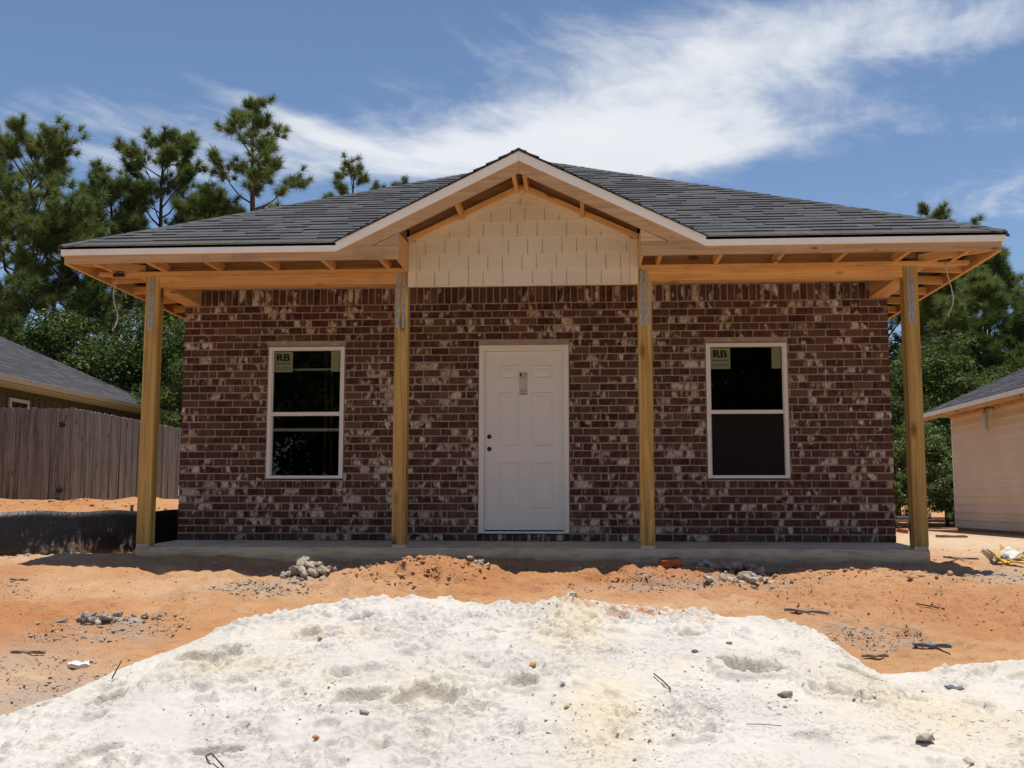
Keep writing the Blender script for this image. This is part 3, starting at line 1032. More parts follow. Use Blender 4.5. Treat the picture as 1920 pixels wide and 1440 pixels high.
# insect screens over the lower sashes
for wn, xa, xb in ((win_r, 2.042, 2.958),):
    box('insect_screen', xa + .054, xb - .054, .020, .022, WIN_Z0 + .034, WIN_Z0 + .733, M['screen'], wn)

# unfinished room behind the glass
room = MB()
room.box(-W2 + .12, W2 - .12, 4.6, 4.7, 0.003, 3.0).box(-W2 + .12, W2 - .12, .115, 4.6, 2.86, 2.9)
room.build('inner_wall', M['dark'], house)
for xx in (-3.02, -2.93, -2.70, -2.62, -2.58, -2.36):
    box('stud', xx, xx + .04, 2.5, 2.59, 0.003, 2.85, M['lumber'], house)

# --- front door
dr = empty('door', (-.05, 0, .1)); setp(dr, house)
dx0, dx1, dz0, dz1 = -0.506, 0.404, 0.118, 2.192
fo = MB()
fx0, fx1, fz1 = -0.572, 0.466, 2.260
fo.box(fx0, fx0 + .052, -.004, .09, .090, fz1).box(fx1 - .052, fx1, -.004, .09, .090, fz1).box(fx0 + .052, fx1 - .052, -.004, .09, fz1 - .052, fz1)
fo.box(fx0 + .052, fx0 + .064, .018, .09, .090, fz1 - .052).box(fx1 - .064, fx1 - .052, .018, .09, .090, fz1 - .052).box(fx0 + .064, fx1 - .064, .018, .09, fz1 - .064, fz1 - .052)
fo.build('door_frame', M['doorframe'], dr)
box('threshold', fx0 + .052, fx1 - .052, -.012, .10, .088, .112, M['doorframe'], dr, .004)
box('bottom_seal', dx0, dx1, .045, .075, .112, .13, M['black'], dr)
leaf = box('door_leaf', dx0, dx1, .040, .085, .128, dz1, M['door'], dr)


def moulding(x0, x1, z0, z1):
    prof = [(0, 0.0395), (.008, .0300), (.020, .0385), (.032, .0385), (.056, .0310)]
    v, f = [], []
    for ins, y in prof:
        v += [(x0 + ins, y, z0 + ins), (x1 - ins, y, z0 + ins), (x1 - ins, y, z1 - ins), (x0 + ins, y, z1 - ins)]
    for k in range(len(prof) - 1):
        for i in range(4):
            f.append((k * 4 + i, k * 4 + (i + 1) % 4, k * 4 + 4 + (i + 1) % 4, k * 4 + 4 + i))
    n = (len(prof) - 1) * 4
    f.append((n, n + 1, n + 2, n + 3))
    return v, f


wd_ = dx1 - dx0
for (xa, xb) in ((.155, .385), (.535, .775)):
    for (za, zb) in ((.275, .80), (.985, 1.61), (1.77, 1.925)):
        V, F = moulding(dx0 + xa * wd_ / .91 + .01, dx0 + xb * wd_ / .91 + .01, .1 + za, .1 + zb)
        obj('panel', V, F, M['door'], leaf)
for zz_ in (1.055, 1.198):
    V, F = tube([(dx0 + .052, .0385, zz_), (dx0 + .052, .06, zz_)], .027, 20)
    obj('bore_hole', V, F, M['black'], leaf)  # black disc, the darkness inside the hole put into the colour
lab = box('paper_label', -0.108, -0.01, .0378, .0392, 1.68, 1.955, M['paper'], leaf)
pr, pr2 = MB(), MB(); random.seed(9)
for k, zz_ in enumerate((1.93, 1.918, 1.90, 1.885, 1.868, 1.75, 1.735, 1.72, 1.70, 1.69)):
    xx = -.10
    while xx < -.02:
        wv = random.uniform(.006, .02)
        (pr2 if 2 < k < 6 else pr).box(xx, min(xx + wv, -.016), .0368, .0376, zz_ - .005, zz_)
        xx += wv + (.006 if k > 1 else .002)
pr.box(-.100, -.084, .0368, .0376, 1.895, 1.94)
pr.build('print', M['ink'], lab)['kind'] = 'stuff'
pr2.build('red_print', M['redink'], lab)['kind'] = 'stuff'

# outlet opening with a loose wire, right of the door
ob = box('outlet_hole', .985, 1.055, -.0065, .004, .628, .672, M['black'], house)  # solid black, the dark of the opening put into its colour
V, F = tube([(1.035, -.005, .665), (1.028, -.03, .645), (1.012, -.035, .615), (1.012, -.03, .59), (1.018, -.028, .572), (1.0, -.03, .562), (.978, -.03, .566)], .0035, 6)
obj('wire', V, F, M['cablemat'], ob, True)

# --- porch posts, straps, beams
def post(x0, x1, ztop, straps, bz0=2.29):
    p = box('post', x0, x1, PY, PY + .145, 0.004, ztop, M['post'], house, .004)
    box('post_base', x0 + .004, x1 - .004, PY + .003, PY + .14, -.034, 0.003, M['strap'] if x0 < -2 or x0 > 2 else M['paper'], p)
    for (a, b) in straps:
        box('strap', a, b, PY - .003, PY, bz0, 2.875, M['strap'], p)
    return p


post(-4.108, -3.962, 2.895, [(-4.072, -4.045), (-4.041, -4.014)])
post(-1.368, -1.224, 2.762, [(-1.347, -1.318), (-1.288, -1.259)])
post(1.216, 1.364, 2.762, [(1.238, 1.269), (1.298, 1.329)])
post(3.955, 4.103, 2.895, [(3.992, 4.022), (4.027, 4.057)])
stick('beam', (-3.958, PY + .072, 2.866), (-1.30, PY + .072, 2.866), .142, .20, M['lumber'], house, bevel=.003)
stick('beam', (-1.298, PY + .078, 2.866), (1.288, PY + .078, 2.866), .13, .20, M['lumber'], house, bevel=.003)
stick('beam', (1.29, PY + .072, 2.866), (3.951, PY + .072, 2.866), .142, .20, M['lumber'], house, bevel=.003)
for s in (-1, 1):
    stick('side_beam', (s * 4.0, PY + .15, 2.866), (s * 4.0, -.008, 2.866), .20, .20, M['lumber'], house, bevel=.003)

roof = empty('roof', (0, EY, EZ)); setp(roof, house)
# fascia: along the eave, then up the rake
zt, zb, rv = 3.074, 2.978, .098
xk = GH + .002
rk = .489
for s, nm in ((-1, 'fascia'), (1, 'fascia')):
    poly = [(-EX, zt), (-xk, zt), (-0.0008, zt + rk * xk), (-0.0008, zt + rk * xk - rv), (-xk + (rv - (zt - zb)) / rk, zb), (-EX + .006, zb)]
    if s > 0: poly = [(-x, z) for x, z in poly]
    prism(nm, poly, EY, EY + .018, M['fascia'], roof)
    # side fascias along the hips
    box(nm, min(s * EX, s * (EX - .018)), max(s * EX, s * (EX - .018)), EY + .019, HB, zb, zt, M['fascia'], roof)
    xa, xb = sorted((s * (EX - .020), s * (EX - .058)))
    o = stick('sub_fascia', (s * (EX - .039), EY + .06, 2.962), (s * (EX - .039), HB - .05, 2.962), .038, .142, M['lumber'], roof)
    # front sub-fascia in two boards
    yc = EY + .018 + .0195
    stick('sub_fascia', (s * (EX - .035), yc, 2.964), (s * 1.222, yc, 2.964), .038, .138, M['lumber_pale'], roof, bevel=.002)
    pt = 3.89
    poly = [(-0.001, pt), (-0.001, pt - .122), (-(pt - .122 - 3.034) / rk, 3.034), (-(pt - 3.034) / rk, 3.034)]
    if s > 0: poly = [(-x, z) for x, z in poly]
    # rake board as its own lumber, local x along the slope
    prism('rake_board', poly, EY + .018, EY + .056, M['lumber_pale'], roof)
    xe = (pt - .125 - 3.036) / rk
    poly = [(-xe + .01, 3.036), (-1.222, 3.036), (-1.222, pt - .125 - rk * 1.222)]
    if s > 0: poly = [(-x, z) for x, z in poly]
    prism('filler_block', poly, EY + .024, EY + .054, M['lumber_pale'], roof)
    # boxed end of the eave beside the gable
    poly = [(EY + .057, 2.89), (PY - .03, 2.89), (PY - .03, 3.21), (EY + .057, 3.165)]
    v = [(s * 1.224, y, z) for y, z in poly] + [(s * 1.246, y, z) for y, z in poly]
    bo = obj('end_board', v, [(0, 1, 2, 3), (7, 6, 5, 4), (0, 4, 5, 1), (1, 5, 6, 2), (2, 6, 7, 3), (3, 7, 4, 0)], M['lumber'], roof)
    fix_normals(bo.data)
    # soffit ledgers: on the beam, then round the side
    stick('ledger', (s * 4.60, PY - .046, 2.898), (s * 1.25, PY - .046, 2.898), .088, .038, M['lumber'], roof, bevel=.002)
    stick('ledger', (s * 4.52, PY + .05, 2.906), (s * 4.115, PY + .05, 2.906), .088, .034, M['lumber'], roof)
    stick('ledger', (s * 4.156, PY + .10, 2.90), (s * 4.156, 12.4, 2.90), .088, .038, M['lumber'], roof)
    # lookouts across the overhang
    for k, xx in enumerate((4.42, 3.85, 3.24, 2.63, 2.02, 1.42)):
        stick('lookout', (s * xx, EY + .058, 2.937), (s * xx, PY - .003, 2.952), .038, .085, M['lumber'], roof)
    for k in range(9):
        yy = PY + .42 + k * .61
        stick('lookout', (s * (EX - .06), yy, 2.937), (s * 4.11, yy, 2.96), .038, .085, M['lumber'], roof)
    # blocking on top of the beams, up to the sheathing
    xa, xb = sorted((s * 1.25, s * 4.10))
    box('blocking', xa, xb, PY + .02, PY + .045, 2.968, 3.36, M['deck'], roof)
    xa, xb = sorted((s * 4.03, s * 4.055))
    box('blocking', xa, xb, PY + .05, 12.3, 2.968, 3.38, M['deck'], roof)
    # hip rafter from the corner
    stick('lookout', (s * (EX - .08), EY + .09, 2.955), (s * 4.12, PY - .005, 2.955), .04, .09, M['lumber'], roof)
    poly = [(s * .001, 3.74), (s * .001, 3.95), (s * 1.22, 3.37), (s * 1.22, 3.17)]
    prism('blocking', poly, PY + .004, PY + .02, M['deck'], roof)
    # board along the top of the gable siding, and the blocks that carry the rake
    zs0 = 3.79
    stick('rake_ledger', (s * .004, PY - .055, zs0), (s * 1.222, PY - .055, zs0 - .463 * 1.218), .085, .045, M['lumber'], roof, bevel=.002)
    for xx in (.055, .64):
        zc = 3.80 - .48 * xx
        stick('lookout', (s * xx, EY + .057, zc), (s * xx, PY - .02, zc), .038, .09, M['lumber'], roof)

# roof sheathing under the shingles (its underside shows between the boards)
def roof_z(x, y):
    return EZ + SL * min(y - EY, EX - abs(x), HB - y)


AY = EY + EX          # ridge start
RZ = EZ + SL * EX
t_ = .028
def slab_poly(name, pts, mat, parent, th):
    n = len(pts)
    v = list(pts) + [(p[0], p[1], p[2] - th) for p in pts]
    f = [tuple(range(n)), tuple(range(2 * n - 1, n - 1, -1))] + [(i, i + n, (i + 1) % n + n, (i + 1) % n) for i in range(n)]
    o = obj(name, v, f, mat, parent); fix_normals(o.data); return o


dz = -.010
VY = EY + GH
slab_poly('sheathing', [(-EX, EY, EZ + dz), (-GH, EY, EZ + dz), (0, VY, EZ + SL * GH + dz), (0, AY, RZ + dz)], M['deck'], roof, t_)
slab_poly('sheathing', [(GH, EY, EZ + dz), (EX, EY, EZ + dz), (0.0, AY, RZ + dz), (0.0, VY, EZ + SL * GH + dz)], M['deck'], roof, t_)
slab_poly('sheathing', [(-EX, EY, EZ + dz), (0, AY, RZ + dz), (0, HB - EX, RZ + dz), (-EX, HB, EZ + dz)], M['shingle'], roof, t_)
slab_poly('sheathing', [(EX, EY, EZ + dz), (EX, HB, EZ + dz), (0, HB - EX, RZ + dz), (0, AY, RZ + dz)], M['shingle'], roof, t_)
slab_poly('sheathing', [(EX, HB, EZ + dz), (-EX, HB, EZ + dz), (0, HB - EX, RZ + dz)], M['shingle'], roof, t_)
GZt = EZ + SL * GH
slab_poly('sheathing', [(-GH, EY + .002, EZ + dz), (0, EY + .002, GZt + dz), (0, VY, GZt + dz)], M['deck'], roof, t_)
slab_poly('sheathing', [(GH, EY + .002, EZ + dz), (0, VY, GZt + dz), (0, EY + .002, GZt + dz)], M['deck'], roof, t_)

# --- shingles, course by course
random.seed(21)
EXPO = 0.143 / math.sqrt(1 + SL * SL)          # plan depth of one course
sh = []                                        # (area weight, verts, faces)


def tab(poly, zfun, nrm, th0, th1, y0, y1, axis):
    """a shingle tab: polygon in plan, thicker at its butt"""
    n = len(poly)
    if n < 3: return None
    ar = abs(sum(poly[i][0] * poly[(i + 1) % n][1] - poly[(i + 1) % n][0] * poly[i][1] for i in range(n))) / 2
    if ar < 0.0012: return None
    top, bot = [], []
    for (x, y) in poly:
        k = (y if axis == 1 else x)
        t = min(1, max(0, (k - y0) / (y1 - y0)))
        th = th0 + (th1 - th0) * t
        z = zfun(x, y)
        top.append((x + nrm[0] * th, y + nrm[1] * th, z + nrm[2] * th))
        bot.append((x, y, z - .006))
    f = [tuple(range(n))] + [(i, i + n, (i + 1) % n + n, (i + 1) % n) for i in range(n)]
    return ar, top + bot, f


nfront = Vector((0, -SL, 1)).normalized()
ncourse = int(EX / EXPO) + 1
for c in range(ncourse):
    y0 = EY - .006 if c == 0 else EY + c * EXPO
    y1 = EY + (c + 1) * EXPO + .02
    x = -EX - random.uniform(0, .3)
    while x < EX:
        wd = random.choice((.13, .17, .2, .24, .30, .36)) * random.uniform(.9, 1.1)
        lam = random.random() < .68
        th0 = (.016 if lam else .009) + random.uniform(0, .003)
        if c == 0: th0 = .003
        base = [(x + .0015, y0 + random.uniform(-.003, .003)), (x + wd - .0015, y0 + random.uniform(-.003, .003)), (x + wd - .0015, y1), (x + .0015, y1)]
        p = clip(base, -1, 1, EX + EY + .012)      # y - EY <= x + EX
        p = clip(p, 1, 1, EX + EY + .012)
        parts = []
        if y0 < VY:
            l = clip(p, 1, -1, -GH - EY + .0)      # left of left valley: x + GH <= y - EY
            r_ = clip(p, -1, -1, -GH - EY + .0)
            parts = [l, r_]
        else:
            parts = [p]
        for q in parts:
            if len(q) >= 3:
                t = tab(q, lambda X, Y: EZ + SL * (Y - EY), nfront, th0, .002, y0, y1, 1)
                if t: sh.append((*t, c))
        x += wd
order = sorted(range(len(sh)), key=lambda i: -sh[i][0] * (1.0 if sh[i][3] < 14 else .6))
one = set(order[:296])
restm = MB()
for i, (ar, V, F, c) in enumerate(sh):
    if i in one:
        o = obj('shingle', V, F, M['shingle'], roof)
    else:
        restm.add(V, F)
# courses on the slopes turned away from the camera
def strip_courses(mb, side_x):
    nr = Vector((side_x * SL, 0, 1)).normalized()
    for c in range(ncourse):
        a0 = c * EXPO
        xx0, xx1 = EX - a0 + (0.018 if c == 0 else 0), EX - a0 - EXPO - .02
        y = EY + a0
        while y < HB - a0:
            wd = random.uniform(.25, .6); ye = min(y + wd, HB - a0)
            q = [(side_x * xx0, y), (side_x * xx0, ye), (side_x * xx1, ye), (side_x * xx1, y)]
            q = clip(q, -side_x, -1, -EX - EY)  # stay behind the hip
            if len(q) >= 3:
                th = random.choice((.006, .014))
                n = len(q); top = []
                for (X, Y) in q:
                    k = (EX - abs(X) - a0) / EXPO
                    tt = th * max(0, 1 - k) + .002
                    z = EZ + SL * (EX - abs(X))
                    top.append((X + nr.x * tt, Y, z + nr.z * tt))
                bot = [(X, Y, EZ + SL * (EX - abs(X)) - .006) for X, Y in q]
                mb.add(top + bot, [tuple(range(n))] + [(i, i + n, (i + 1) % n + n, (i + 1) % n) for i in range(n)])
            y = ye
strip_courses(restm, -1); strip_courses(restm, 1)
for s in (-1, 1):          # small gable roof
    nr = Vector((s * SL, 0, 1)).normalized()
    for c in range(int(GH / EXPO) + 1):
        xa, xb = GH - c * EXPO + (.014 if c == 0 else 0), max(GH - (c + 1) * EXPO - .02, 0)
        y = EY - .022
        yend = EY + (GH - xa) + .02
        while y < EY + GH - xb:
            ye = min(y + random.uniform(.2, .5), EY + GH - xb + .02)
            q = [(s * xa, y), (s * xa, ye), (s * xb, ye), (s * xb, y)]
            q = clip(q, s, 1, GH + EY + .02)
            if len(q) >= 3:
                th = random.choice((.008, .017)); n = len(q)
                top = [(X + nr.x * (th * max(0, (abs(X) - xb) / (xa - xb)) + .002), Y, EZ + SL * (GH - abs(X)) + nr.z * (th * max(0, (abs(X) - xb) / (xa - xb)) + .002)) for X, Y in q]
                bot = [(X, Y, EZ + SL * (GH - abs(X)) - .006) for X, Y in q]
                restm.add(top + bot, [tuple(range(n))] + [(i, i + n, (i + 1) % n + n, (i + 1) % n) for i in range(n)])
            y = ye
so_ = restm.build('shingle_courses', M['shingle'], roof); so_['kind'] = 'stuff'; fix_normals(so_.data)
# caps over the hips and ridges
caps = MB()
def cap_line(p0, p1, nl, nr_, wdt=.13):
    p0, p1 = Vector(p0), Vector(p1); d = (p1 - p0); L = d.length; d.normalize()
    n = int(L / .143)
    for k in range(n):
        a = p0 + d * (k * .143); b = p0 + d * ((k + 1) * .143 + .03)
        up0, up1 = .016, .011
        for sgn, sd_ in ((1, nl), (-1, nr_)):
            sd_ = Vector(sd_)
            v = [a + Vector((0, 0, up0)), b + Vector((0, 0, up1)), b + sd_ * wdt + Vector((0, 0, .006)), a + sd_ * wdt + Vector((0, 0, .011))]
            v += [q - Vector((0, 0, .02)) for q in v]
            caps.add([tuple(q) for q in v], BOXF)
for s in (-1, 1):
    # sideways directions lying in the two roof planes that meet at the hip
    df = Vector((-s * 1, 0, 0)); dsd = Vector((0, 1, 0))
    df = Vector((-s * 1, -1, -SL)).normalized(); dsd = Vector((s * 1, 1, -SL)).normalized()
    cap_line((s * EX, EY, EZ), (0, AY, RZ), df, dsd, .10)
cap_line((0, AY, RZ), (0, HB - EX, RZ), Vector((1, 0, -SL)).normalized(), Vector((-1, 0, -SL)).normalized())
cap_line((0, EY - .02, GZt), (0, VY, GZt), Vector((1, 0, -SL)).normalized(), Vector((-1, 0, -SL)).normalized(), .12)
co = caps.build('ridge_caps', M['shingle'], roof); co['kind'] = 'stuff'; fix_normals(co.data)

# --- gable siding of staggered shingles
gable = empty('gable_wall', (0, PY, 2.72)); setp(gable, house)
GY0 = PY - .014
zg = lambda x: 3.775 - .463 * abs(x)
prism('backing', [(-1.220, 2.728), (1.220, 2.728), (1.220, zg(1.22)), (0, zg(0)), (-1.220, zg(1.22))], PY - .004, PY + .01, M['siding'], gable)
random.seed(5)
rh = .1725
for r in range(7):
    zb0 = 2.736 + r * rh
    x = -1.145 - (0, .11, .05, .16, .08, .13, .02)[r]
    k = (0, 3, 1, 4, 2, 5, 0)[r]
    while x < 1.145:
        wd = (.207, .155, .21, .155, .21, .315)[k % 6]; k += 1
        drop = random.choice((0, .016, .0, .012))
        if r == 0: drop = random.choice((0, -.008, .0))
        p = [(x + .0042, zb0 - drop + .0), (x + wd - .0042, zb0 - drop), (x + wd - .0042, zb0 + rh + .018), (x + .0042, zb0 + rh + .018)]
        p = clip(p, -1, 0, 1.137); p = clip(p, 1, 0, 1.137)
        p = clip(p, .463, 1, 3.775 - .075); p = clip(p, -.463, 1, 3.775 - .075)
        if len(p) >= 3:
            n = len(p)
            yb = lambda z: GY0 - .010 + .0165 * min(1, max(0, (z - zb0) / rh))
            v = [(a, yb(b), b) for a, b in p] + [(a, PY - .0045, b) for a, b in p]
            so2 = obj('siding_shingle', v, [tuple(range(n))] + [(i, i + n, (i + 1) % n + n, (i + 1) % n) for i in range(n)], M['siding'], gable)
            fix_normals(so2.data)
        x += wd
for s in (-1, 1):
    box('corner_trim', min(s * 1.139, s * 1.221), max(s * 1.139, s * 1.221), PY - .030, PY - .0045, 2.727, zg(1.19) - .01, M['siding'], gable)
    poly = [(s * .001, 3.774), (s * .001, 3.774 - .082), (s * 1.138, zg(1.138) - .082), (s * 1.138, zg(1.138))]
    prism('rake_trim', poly, PY - .028, PY - .0045, M['siding'], gable)

# --- wiring left hanging at the eave corners
jb = box('junction_box', -4.42, -4.31, PY - .135, PY - .09, 2.86, 2.895, M['black'], house)
V, F = tube([(-4.36, PY - .12, 2.875), (-4.385, PY - .14, 2.78), (-4.40, PY - .15, 2.68), (-4.385, PY - .15, 2.56), (-4.35, PY - .14, 2.46), (-4.345, PY - .14, 2.40), (-4.37, PY - .14, 2.32), (-4.40, PY - .14, 2.27)], .0065, 6)
obj('cable', V, F, M['cablemat'], jb, True)
V, F = tube([(-4.36, PY - .14, 2.50), (-4.335, PY - .15, 2.42), (-4.345, PY - .15, 2.35), (-4.37, PY - .15, 2.30)], .0065, 6)
obj('cable', V, F, M['cablemat'], jb, True)
jb = box('junction_box', 4.28, 4.39, PY - .16, PY - .092, 2.90, 2.985, M['black'], house)
V, F = tube([(4.34, PY - .13, 2.90), (4.345, PY - .15, 2.83), (4.355, PY - .15, 2.74), (4.385, PY - .15, 2.62), (4.40, PY - .15, 2.52), (4.39, PY - .15, 2.44), (4.35, PY - .15, 2.36), (4.345, PY - .15, 2.32)], .0055, 6)
obj('cable', V, F, M['cablemat'], jb, True)

# ------------------------------------------------------------------ wooden fence on the left
fence = empty('wooden_fence', (-8.36, 6.0, 0.25))
tag(fence, 'weathered grey dog-eared board fence on the orange bank left of the house', 'fence')
random.seed(31)
FT, FB = 2.10, 0.22


def picket(x, y, along, wdt, top):
    """dog-eared board; along = 'x' or 'y'"""
    h = wdt / 2; c = .030; t = .009
    poly = [(-h, FB - top), (h, FB - top), (h, -c), (h - c, 0), (-h + c, 0), (-h, -c)]
    n = len(poly)
    v = [(a, -t, b) for a, b in poly] + [(a, t, b) for a, b in poly]
    f = [tuple(range(n)), tuple(range(2 * n - 1, n - 1, -1))] + [(i, i + n, (i + 1) % n + n, (i + 1) % n) for i in range(n)]
    o = bpy.data.objects.new('plank', mesh('plank', v, f, M['plank'])); fix_normals(o.data)
    o.location = (x, y, top)
    o.rotation_euler = (random.uniform(-.012, .012), random.uniform(-.009, .009), (0 if along == 'x' else R(90)) + random.uniform(-.05, .05))
    return link(o, fence)


x = -8.352
while x > -11.6:
    wd = random.choice((.134, .138, .140))
    picket(x - wd / 2, 6.0 + random.uniform(-.006, .006), 'x', wd, FT + .03 * ((-8.36 - x) / 3) + random.uniform(-.014, .014)); x -= wd + random.uniform(.001, .007)
y = 6.02
while y < 15.0:
    wd = random.choice((.134, .138, .140))
    picket(-8.36 + random.uniform(-.006, .006), y + wd / 2, 'y', wd, FT - .02 * (y - 6) / 5 + random.uniform(-.014, .014)); y += wd + random.uniform(.001, .007)
for zz_ in (.55, 1.15, 1.80):
    stick('rail', (-11.6, 6.035, zz_), (-8.40, 6.035, zz_), .038, .085, M['plank'], fence)
    stick('rail', (-8.40, 6.04, zz_), (-8.40, 15, zz_), .038, .085, M['plank'], fence)
for (px, py) in ((-8.42, 6.10), (-10.8, 6.10), (-8.46, 8.5), (-8.46, 10.9), (-8.46, 13.3)):
    box('post', px - .045, px + .045, py - .045, py + .045, .1, 2.0, M['plank'], fence)
for zz_ in (1.80, .64):
    hg = empty('hinge', (-8.58, 5.98, zz_)); setp(hg, fence)
    V, F = tube([(-8.575, 5.985, zz_), (-8.575, 5.93, zz_)], .045, 12)
    obj('cap', V, F, M['black'], hg)
    box('strap', -8.66, -8.61, 5.984, 5.989, zz_ - .012, zz_ + .012, M['strap'], hg)

# ------------------------------------------------------------------ silt fence of black fabric on stakes
silt = empty('silt_fence', (-5.6, .5, -.2))
tag(silt, 'low black fabric silt fence smeared with white mud along the soil bank', 'silt fence')


def m_fabric():
    m, g, b = material('silt_fabric')
    ge = g.n('ShaderNodeNewGeometry'); P = ge.outputs['Position']; x, y, z = g.xyz(P)
    n = g.noise(P, 2.3, 6, 0.7); n2 = g.noise(g.vm('MULTIPLY', P, (16, 16, 7)), 1.0, 6, 0.75)
    h = g.rng(z, -.2, .34, 1.0, 0.0, False)
    f = g.m('MULTIPLY', g.rng(g.m('ADD', g.m('MULTIPLY', n2, .7), g.m('MULTIPLY', h, .26)), .50, .70), g.rng(n, .50, .60))
    c = g.mix(f, (0.010, 0.010, 0.012), (0.50, 0.48, 0.47))
    g.put(b.inputs['Base Color'], c)
    b.inputs['Roughness'].default_value = 0.42
    bump(g, b, g.noise(P, 18, 4, .6), .5, .02)
    return m
M['fabric'] = m_fabric()
pts = []
for (ax, ay), (bx_, by_) in zip(SILT, SILT[1:]):
    L = math.hypot(bx_ - ax, by_ - ay); n = max(2, int(L / .06))
    for k in range(n): pts.append((ax + (bx_ - ax) * k / n, ay + (by_ - ay) * k / n))
pts.append(SILT[-1])
P_ = np.array(pts); dcum = np.concatenate([[0], np.cumsum(np.hypot(*np.diff(P_, axis=0).T))])
topw = .50 + .012 * np.cos(dcum * 2 * math.pi / 1.05) + .02 * fbm(dcum, dcum * 0, 0.8, 3, .5, 4)
nv = 9
V, F = [], []
for i, (x, y) in enumerate(pts):
    zb = np.interp(y, KY, KZ) - .12
    zt_ = np.interp(y, KY, KZ) + topw[i] + .02
    for k in range(nv):
        t = k / (nv - 1)
        sag = .05 * math.sin(t * math.pi) * (0.6 + float(fbm(np.array([dcum[i]]), np.array([t]), 1.6, 3, .5, 8)[0])) + .05 * (1 - t)
        V.append((x + sag * .8, y - sag * .6, zb + (zt_ - zb) * t))
for i in range(len(pts) - 1):
    for k in range(nv - 1):
        a = i * nv + k
        F.append((a, a + nv, a + nv + 1, a + 1))
fo_ = obj('fabric', V, F, M['fabric'], silt, True)
md = fo_.modifiers.new('thickness', 'SOLIDIFY'); md.thickness = .003
k = 0
for i in range(6, len(pts), 17):
    x, y = pts[i]; z0 = np.interp(y, KY, KZ)
    stick('stake', (x - .03, y + .02, z0 - .2), (x - .02 + .02 * math.sin(i), y + .02, z0 + topw[i] + .07 + .05 * math.sin(i * 2.1)), .03, .03, M['plank'], silt)

# ------------------------------------------------------------------ neighbouring houses
def m_lap():
    m, g, b = material('neighbour_lap_siding')
    ge = g.n('ShaderNodeNewGeometry')
    n = g.noise(ge.outputs['Position'], 1.2, 4, .6)
    g.put(b.inputs['Base Color'], g.mix(g.rng(n, .3, .7), (0.72, 0.60, 0.43), (0.78, 0.66, 0.49)))
    b.inputs['Roughness'].default_value = .7
    return m
M['lap'] = m_lap()
M['olive'] = plain('olive_siding', (0.085, 0.092, 0.066), .7, .2, var=.15)
M['gutter'] = plain('gutter_paint', (0.52, 0.55, 0.44), .45, .4, var=.05)

tan = empty('tan_house', (9.3, 6, -.2))
tag(tan, 'neighbouring house with tan lap siding and unfinished eave beyond the right porch post', 'house')
NX0, NX1, NY0, NY1, NZ = 9.30, 17.5, -1.5, 13.6, 2.50
# lap boards on the side that faces us
zc = -.12; k = 0
while zc < 2.46:
    h = .178
    v = [(NX0 - .028, NY0, zc), (NX0 - .028, NY1, zc), (NX0, NY1, zc + h + .01), (NX0, NY0, zc + h + .01), (NX0 + .02, NY0, zc), (NX0 + .02, NY1, zc), (NX0 + .02, NY1, zc + h + .01), (NX0 + .02, NY0, zc + h + .01)]
    lb = obj('lap_board', v, [(0, 1, 2, 3), (7, 6, 5, 4), (0, 4, 5, 1), (1, 5, 6, 2), (2, 6, 7, 3), (3, 7, 4, 0)], M['lap'], tan)
    fix_normals(lb.data)
    zc += h
box('wall', NX0 + .021, NX1, NY0, NY1 - .002, -.3, 2.48, M['lap'], tan)
box('corner_board', NX0 - .022, NX0 + .07, NY1 - .06, NY1 + .02, -.14, 2.46, M['doorframe'], tan)
box('foundation', NX0 + .02, NX1 - .1, NY0 + .05, NY1 - .05, -.6, -.125, M['concrete'], tan)
ex0, ex1, ey0, ey1 = NX0 - .5, NX1 + .5, NY0 - .5, NY1 + .5
hw = (ex1 - ex0) / 2
rp = [(ex0, ey0, NZ + .1), (ex1, ey0, NZ + .1), (ex1, ey1, NZ + .1), (ex0, ey1, NZ + .1), ((ex0 + ex1) / 2, ey0 + hw, NZ + .1 + hw * .5), ((ex0 + ex1) / 2, ey1 - hw, NZ + .1 + hw * .5)]
rp += [(p[0], p[1], p[2] - .03) for p in rp]
rf = obj('roof', rp, [(0, 1, 4), (1, 2, 5, 4), (2, 3, 5), (3, 0, 4, 5), (7, 6, 10), (8, 7, 10, 11), (9, 8, 11), (6, 9, 11, 10), (0, 6, 7, 1), (1, 7, 8, 2), (2, 8, 9, 3), (3, 9, 6, 0)], M['shingle_far'], tan)
fix_normals(rf.data)
ngb = MB()
for c in range(int(hw / EXPO)):           # shingle courses on the slope in view
    a0 = c * EXPO
    X0, X1 = ex0 + a0 - (.015 if c == 0 else 0), ex0 + a0 + EXPO + .015
    y = ey0 + a0
    while y < ey1 - a0 - .02:
        ye = min(y + random.uniform(.2, .6), ey1 - a0 - .02)
        th = random.choice((.006, .013)); zf = lambda X: NZ + .1 + (X - ex0) * .5
        v = [(X0, y, zf(X0) + th), (X0, ye, zf(X0) + th), (X1, ye, zf(X1) + .003), (X1, y, zf(X1) + .003), (X0, y, zf(X0) - .004), (X0, ye, zf(X0) - .004), (X1, ye, zf(X1) - .004), (X1, y, zf(X1) - .004)]
        ngb.add(v, [(3, 2, 1, 0), (0, 1, 5, 4), (1, 2, 6, 5), (3, 0, 4, 7)])
        y = ye
o = ngb.build('shingle_courses', M['shingle_far'], rf); o['kind'] = 'stuff'
box('fascia', ex0 - .02, ex0, ey0, ey1, NZ - .01, NZ + .085, M['fascia'], rf)
stick('sub_fascia', (ex0 + .02, ey0, NZ - .02), (ex0 + .02, ey1, NZ - .02), .038, .14, M['lumber'], rf)
box('fascia', ex0, ex1, ey1, ey1 + .02, NZ - .01, NZ + .085, M['fascia'], rf)
